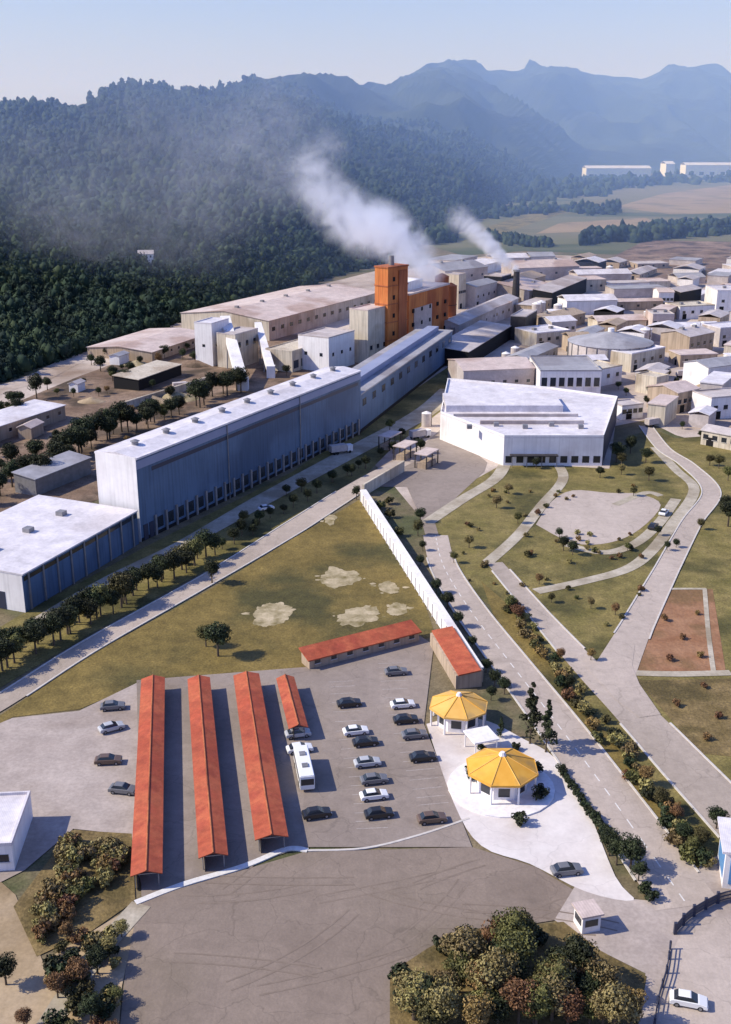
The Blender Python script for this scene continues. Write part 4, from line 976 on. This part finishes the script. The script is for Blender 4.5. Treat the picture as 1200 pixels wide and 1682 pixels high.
for i in range(72):
    a_, b_ = random.random(), random.random(); q = Vector((60,1490,0)).lerp(Vector((120,1368,0)), a_).lerp(Vector((70,1565,0)).lerp(Vector((215,1400+60*(1-a_),0)), a_), b_)
    m = random.choice(['leafbrown','leafgold','leafgold','leafgold','leaf']); tree(q.x,q.y,random.uniform(.7,1.7),m,'low olive brown shrub covering the rough patch beside the left carport','shrubs of the rough patch beside the left carport','bush')
for i in range(36):
    py = random.uniform(1545,1740); px = random.uniform(95,205)-(py-1545)*.12
    m = random.choice(['leafbrown','leafgold','leaf','leafdark']); tree(px,py,random.uniform(.9,1.8),m,'dense shrub between the diagonal path and the forecourt','shrubs between path and forecourt','bush')
sheet('thicket_floor', [(640,1600),(700,1560),(760,1528),(860,1522),(925,1515),(985,1562),(1062,1605),(1045,1700),(1045,1800),(640,1800)], .08, M['browngrass'])

# ------------------------------------------------------------------ terrain beyond the works
ys_key = []
fk = [(-900,700),(-300,690),(0,630),(130,582),(250,548),(350,510),(500,472),(640,432),(700,398),(760,380),(850,325),(950,292),(1200,279),(1500,274),(2200,272)]
fw = [G(x,y) for x,y in fk]
K = np.array([p.x/p.y for p in fw]); FY = np.array([p.y for p in fw])
def Kof(px): return (px-600)/(F*ct+ (841-215)*st)   # azimuth slope for a skyline reading
rk = [(-900,1500,175),(-300,1500,180),(0,1600,176),(60,1650,170),(130,1700,180),(180,1800,152),(220,1900,137),(300,2000,152),(350,2100,146),(420,2300,127),(500,2500,119),(560,2700,137),(640,3100,137),(700,3500,106),(760,3800,98),(800,3900,118),(850,4000,116),(900,4200,108),(960,4300,122),(1050,4400,126),(1100,4400,112),(1170,4500,106),(1200,4500,124),(1500,4600,120),(2200,4600,140)]
RK = np.array([Kof(a) for a,_,_ in rk]); RY = np.array([b for _,b,_ in rk]); RP = np.array([c for _,_,c in rk])
def height(x, y):
    k = x/y; f = np.interp(k, K, FY); r = np.interp(k, RK, RY); pp = np.interp(k, RK, RP)
    v = (841-pp)/F; Hh = H + r*(-st+v*ct)/(ct+v*st)
    if y <= f: return -2.0
    t = (y-f)/(r-f)
    n = noise.fractal(Vector((x*.0022, y*.0016, 3.1)), 1.0, 2.1, 5)
    n2 = noise.fractal(Vector((x*.009, y*.009, 7.7)), 1.0, 2.1, 4)
    if t < 1:
        s = t**1.15
        z = Hh*s*(1+ .55*n*(1-t)**.6*min(1,t*6)) + n2*9*min(1,t*8)
        # far plain on the right: keep low, then mountains rise quickly
        ml = H + y*((-st+v*ct)/(ct+v*st))*1.0     # sight line towards the ridge
        ml = ml - max(0,(1-t))*Hh*.04
        if y > 1800:
            rg = 1-abs(noise.fractal(Vector((x*.0035, y*.0022, 11.3)), 1.0, 2.0, 4)); z += (rg-.7)*45*min(1,(y-1800)/900)*min(1,t*2)*1.8
            ml += 42*n2*(1 if t > .8 else 0)*min(1,(t-.8)*5 if t > .8 else 0)
        z = min(z, ml-2)
        return z-2*(1-min(1,t*30))
    return Hh*(1-.35*(t-1)) + n2*9*min(1,y/2500)
ny, nx = 210, 420
ks = np.linspace(-.95, .95, nx)
V = []; Fc = []
for j in range(ny):
    for i in range(nx):
        f = float(np.interp(ks[i], K, FY)); r = float(np.interp(ks[i], RK, RY))
        t = j/(ny-12)
        y = f-15 + (r-f+15)*(t**1.6) if t <= 1 else r*(1+(t-1)*6)
        x = ks[i]*y
        V.append((x, y, float(height(x,y))))
for j in range(ny-1):
    for i in range(nx-1):
        a_ = j*nx+i; Fc.append((a_,a_+1,a_+nx+1,a_+nx))
me = bpy.data.meshes.new('hills'); me.from_pydata(V, [], Fc); me.polygons.foreach_set('use_smooth', [True]*len(Fc))
link('hills', me, M['hill'])['kind'] = 'structure'
# plain
sheet('far_fields', [(700,402),(760,383),(850,328),(950,294),(1200,281),(1600,275),(1900,420),(1000,418),(860,412),(760,420)], .04, M['field'])
sheet('tan_field', [(1010,340),(1090,318),(1200,304),(1500,300),(1500,352),(1200,350),(1100,352)], .10, M['tanfield'])
sheet('pale_field', [(880,384),(920,366),(1060,358),(1080,366),(980,380)], .12, M['tanfield'])
sheet('brown_field', [(1000,425),(1060,395),(1500,402),(1500,470),(1200,465),(1040,455)], .08, M['earth'])
sheet('grass_strip', [(780,380),(900,340),(1000,326),(1010,335),(920,352),(800,392)], .09, M['lawn2'])

# forest canopy: far too many trees to count
def ico(sub, seed):
    bm = bmesh.new(); bmesh.ops.create_icosphere(bm, subdivisions=sub, radius=1)
    v = []
    for p in bm.verts:
        q = p.co; n = noise.fractal(q*1.7+Vector((seed*7.1,0,0)), 1, 2, 3); s = 1+.75*n+.25*noise.noise(q*4+Vector((seed,3,0)))
        v.append((q.x*s, q.y*s, q.z*s*1.05))
    f = [[w_.index for w_ in fc.verts] for fc in bm.faces]; bm.free(); return np.array(v), np.array(f)
def lobes(n, sub, seed):
    r_ = np.random.RandomState(seed); Vs, Fs, b = [], [], 0
    for i in range(n):
        v, f = ico(sub, seed*5+i); c = r_.normal(size=3)*np.array([.42,.42,.30]) if i else np.zeros(3)
        k = r_.uniform(.38,.72); Vs.append(v*k+c); Fs.append(f+b); b += len(v)
    return np.concatenate(Vs), np.concatenate(Fs)
def leafy(seed):
    v, f = lobes(6, 1, seed); r_ = np.random.RandomState(seed+99); v = v*.86
    idx = r_.randint(len(v), size=340); c = v[idx]*r_.uniform(.95,1.32,(340,1)); d1 = r_.normal(size=(340,3)); d2 = r_.normal(size=(340,3))
    d1 *= (.13/np.linalg.norm(d1,axis=1))[:,None]; d2 *= (.13/np.linalg.norm(d2,axis=1))[:,None]
    t = np.stack([c-d1, c+d1, c+d2*1.3], 1).reshape(-1,3)
    return np.concatenate([v,t]), np.concatenate([f, np.arange(1020).reshape(-1,3)+len(v)])
def scatter(name, pts, m, label=None, cat=None, sub=2):
    protos_ = [lobes(6, 1, s) for s in range(8)]; low_ = [lobes(3, 1, s+20) for s in range(8)]; near_ = [leafy(s) for s in range(8)]
    rs = np.random.RandomState(5); Vs = []; Fs = []; b = 0
    for (x,y,z,s) in pts:
        v, f = (near_ if y < 900 else protos_ if y < 1150 else low_)[rs.randint(8)]
        a_ = rs.rand()*6.28; c_, s_ = math.cos(a_), math.sin(a_)
        R_ = np.array([[c_,-s_,0],[s_,c_,0],[0,0,1]])
        vv = (v@R_.T)*np.array([s*rs.uniform(.8,1.25),s,s*rs.uniform(.8,1.6)]) + np.array([x,y,z])
        Vs.append(vv); Fs.append(f+b); b += len(v)
    cnt = [len(v) for v in Vs]; tone = np.repeat(rs.rand(len(Vs)), cnt)
    Vs = np.concatenate(Vs); Fs = np.concatenate(Fs)
    me = bpy.data.meshes.new(name); me.vertices.add(len(Vs)); me.vertices.foreach_set('co', Vs.ravel())
    me.loops.add(Fs.size); me.loops.foreach_set('vertex_index', Fs.ravel())
    me.polygons.add(len(Fs)); me.polygons.foreach_set('loop_start', np.arange(0,Fs.size,3)); me.update(calc_edges=True)
    at = me.attributes.new('tone','FLOAT','POINT'); at.data.foreach_set('value', tone)
    o = link(name, me, m); o['kind'] = 'stuff'
    if label: tag(o, label, cat)
    return o
rs = np.random.RandomState(9); pts = []
while len(pts) < 23000:
    k = rs.uniform(-.62,.24); f = float(np.interp(k, K, FY)); r = float(np.interp(k, RK, RY))
    t = rs.rand()**1.25; y = f+4+(min(r,2300)-f)*t; x = k*y
    if noise.noise(Vector((x*.01,y*.01,1))) < -.62: continue
    z = float(height(x,y)); s = rs.uniform(2.2,5.2)*(1+.5*t)
    pts.append((x,y,z+s*.55,s))
scatter('forest', pts, M['forest'], 'dark woodland covering the slopes behind the works', 'forest')
pts = []
def band(poly, n, s0, s1):
    for _ in range(n):
        i = rs.randint(len(poly)-1); t = rs.rand(); p = np.array(poly[i])*(1-t)+np.array(poly[i+1])*t
        g = G(p[0]+rs.normal()*4, p[1]+rs.normal()*2.2); s = rs.uniform(s0,s1)
        pts.append((g.x,g.y,s*.5,s))
band([(700,400),(740,392),(700,360)], 160, 4, 7)
band([(660,402),(700,372),(760,345)], 140, 5, 9)
band([(780,356),(850,350),(920,345),(990,350),(1010,346)], 220, 4, 8)
band([(960,398),(1060,392),(1150,384),(1250,378)], 420, 4, 7)
band([(1060,376),(1200,370),(1300,365)], 220, 4, 7)
band([(800,392),(860,402),(900,405)], 90, 3, 5)
band([(850,322),(950,315),(1100,300),(1300,292)], 200, 8, 14)
band([(760,335),(880,326),(1000,318)], 160, 6, 10)
scatter('distant_woodland', pts, M['forest'], 'tree belts and copses across the distant plain', 'woodland')

def onhill(px, y): return None
# white house in the woods, found by marching the sight line onto the slope
def hit(px, py):
    y = 350.0
    while y < 6000:
        p = D(px, py, y)
        if p.z <= height(p.x, p.y): return p
        y += 4
    return D(px, py, 1200)
def hillhouse(px, py, L, w, h, label, name='hill_house'):
    p = hit(px, py); e = empty(name, (p.x,p.y,p.z+1.2), R(8), label, 'house')
    MB().box(-L/2,L/2,0,w,-6,h+2).build('wall', M['whitewall'], e); mb = MB(); mb.gable(-L/2,L/2,0,w,h+2.02,2,.5); mb.build('roof', M['paleroof'], e)
    for i in range(3): MB().box(-L/2+L*(i+.5)/3-.6,-L/2+L*(i+.5)/3+.6,-.06,.05,h-.5,h+1).build('window', M['darkglass'], e)
    return p
for (px,py,L,w_,h_,l) in ((240,440,10,7,6,'small bright white house alone in the dark woods'),):
    p = hillhouse(px,py,L,w_,h_,l); print('hill', p)
# white factory sheds far away on the plain
for (px0,px1,py,h_,l) in ((962,1068,293,22,'longer white shed far across the plain'),(1092,1106,296,34,'narrow white tower block far across the plain between two sheds'),(1125,1230,290,26,'bright white shed far across the plain at the right edge')):
    a_ = G(px0,py); b_ = G(px1,py); zz = 0
    o_, rz_, L_ = frame(a_, b_); e = empty('distant_shed', o_, rz_, l, 'shed')
    MB().box(0,L_,0,50,-5,h_).build('wall', M['whitewall'], e); mb = MB(); mb.gable(0,L_,0,50,h_+.05,5,1); mb.build('roof', M['whiteroof'], e)
    for i in range(6): MB().box(L_*(i+.3)/6,L_*(i+.7)/6,-.5,.1,3,h_*.4).build('door', M['darkglass'], e)

# ------------------------------------------------------------------ smoke and haze (real volumes)
def smoke_mat(name, dens, seed):
    m = bpy.data.materials.new(name); m.use_nodes = True; nt = m.node_tree; N = nt.nodes; L = nt.links; N.clear()
    out = N.new('ShaderNodeOutputMaterial'); pv = N.new('ShaderNodeVolumePrincipled'); pv.inputs['Color'].default_value = (.86,.89,.97,1); pv.inputs['Anisotropy'].default_value = .2
    tc = N.new('ShaderNodeTexCoord'); le = N.new('ShaderNodeVectorMath'); le.operation = 'LENGTH'; L.new(tc.outputs['Object'], le.inputs[0])
    mr = N.new('ShaderNodeMapRange'); mr.interpolation_type = 'SMOOTHSTEP'; mr.inputs['From Min'].default_value = 1.0; mr.inputs['From Max'].default_value = .15
    L.new(le.outputs['Value'], mr.inputs['Value'])
    nz = N.new('ShaderNodeTexNoise'); nz.inputs['Scale'].default_value = 1.6; nz.inputs['Detail'].default_value = 6; nz.inputs['Roughness'].default_value = .62; nz.inputs['Distortion'].default_value = 1.2
    ge = N.new('ShaderNodeNewGeometry'); sc = N.new('ShaderNodeVectorMath'); sc.operation = 'SCALE'; sc.inputs[3].default_value = .045
    L.new(ge.outputs['Position'], sc.inputs[0]); L.new(sc.outputs[0], nz.inputs['Vector'])
    m2 = N.new('ShaderNodeMapRange'); m2.inputs['From Min'].default_value = .40; m2.inputs['From Max'].default_value = .72; L.new(nz.outputs['Fac'], m2.inputs['Value'])
    mu = N.new('ShaderNodeMath'); mu.operation = 'MULTIPLY'; L.new(mr.outputs[0], mu.inputs[0]); L.new(m2.outputs[0], mu.inputs[1])
    mv = N.new('ShaderNodeMath'); mv.operation = 'MULTIPLY'; L.new(mu.outputs[0], mv.inputs[0]); mv.inputs[1].default_value = dens
    L.new(mv.outputs[0], pv.inputs['Density']); L.new(pv.outputs[0], out.inputs['Volume'])
    return m
def plume(label, puffs, y0, y1, dens):
    n = len(puffs); root = None
    for i, (px, py, r, k) in enumerate(puffs):
        y = y0+(y1-y0)*i/(n-1); p = D(px, py, y); rad = r/F*y/ct*1.0
        if root is None: root = empty('smoke_plume', p, 0, label, 'smoke'); base = p.copy()
        bm = bmesh.new(); bmesh.ops.create_icosphere(bm, subdivisions=3, radius=1); me = bpy.data.meshes.new('puff'); bm.to_mesh(me); bm.free()
        key = 'smoke_%d' % int(dens*k*1000)
        if key not in MATS: MATS[key] = smoke_mat(key, dens*k, i)
        o = link('puff', me, MATS[key], root); o.location = p-base; o.scale = (rad*1.5, rad*1.3, rad*1.35); o.rotation_euler = (0, .5, 0)
plume('big white smoke plume rising left from the orange tower', [(702,446,22,2.5),(680,420,30,2.5),(655,395,34,2.4),(630,376,38,2.0),(598,372,42,1.4),(566,352,42,1.1),(535,322,40,.7),(512,292,38,.6),(520,262,32,.4),(545,238,26,.3),(480,300,50,.10),(440,210,80,.08),(370,280,95,.06),(290,380,85,.055),(140,390,95,.05),(250,250,115,.045),(60,300,110,.035)], 520, 760, .14)
plume('small white smoke streak rising left from the dark chimney', [(843,441,8,3.5),(832,431,10,3.2),(820,420,11,3),(808,408,12,2.6),(796,396,13,2.0),(783,384,14,1.3),(770,372,16,.8),(756,360,20,.4)], 690, 760, .40)

hz = MB().box(-9000, 9000, 640, 9000, -30, 420).build('haze', None); hz['kind'] = 'structure'
m = bpy.data.materials.new('blue_haze'); m.use_nodes = True; N = m.node_tree.nodes; N.clear()
o_ = N.new('ShaderNodeOutputMaterial'); v1 = N.new('ShaderNodeVolumeScatter'); v1.inputs['Color'].default_value = (.31,.48,.92,1); v1.inputs['Density'].default_value = .00048; v1.inputs['Anisotropy'].default_value = 0.0
m.node_tree.links.new(v1.outputs[0], o_.inputs['Volume']); hz.data.materials.append(m)

# ------------------------------------------------------------------ light
w = bpy.data.worlds.new('World'); scn.world = w; w.use_nodes = True; nt = w.node_tree
bg = nt.nodes['Background']; sky = nt.nodes.new('ShaderNodeTexSky'); sky.sky_type = 'NISHITA'; sky.sun_disc = False
SAZ = -92; SEL = 39
sky.sun_elevation = R(SEL); sky.sun_rotation = R(SAZ); sky.air_density = 1.4; sky.dust_density = .6; sky.ozone_density = 3.0
tint = nt.nodes.new('ShaderNodeMix'); tint.data_type = 'RGBA'; tint.blend_type = 'MULTIPLY'; tint.inputs['Factor'].default_value = 1
nt.links.new(sky.outputs[0], tint.inputs[6]); tint.inputs[7].default_value = (.96, .99, 1.58, 1)
nt.links.new(tint.outputs[2], bg.inputs['Color']); bg.inputs['Strength'].default_value = .115
sl = bpy.data.lights.new('sun', 'SUN'); sl.energy = 5.5; sl.angle = R(.53); sl.color = (1,.91,.72)
so = bpy.data.objects.new('sun', sl); col.objects.link(so)
d = Vector((math.sin(R(SAZ))*math.cos(R(SEL)), math.cos(R(SAZ))*math.cos(R(SEL)), math.sin(R(SEL))))
so.rotation_euler = d.to_track_quat('Z','Y').to_euler(); so.location = (0,0,300)
scn.view_settings.view_transform = 'Standard'; scn.view_settings.look = 'None'; scn.view_settings.exposure = 0
scn.cycles.use_denoising = True; scn.cycles.volume_bounces = 4; scn.cycles.max_bounces = 6; scn.cycles.transparent_max_bounces = 24
scn.cycles.volume_step_rate = 2.0
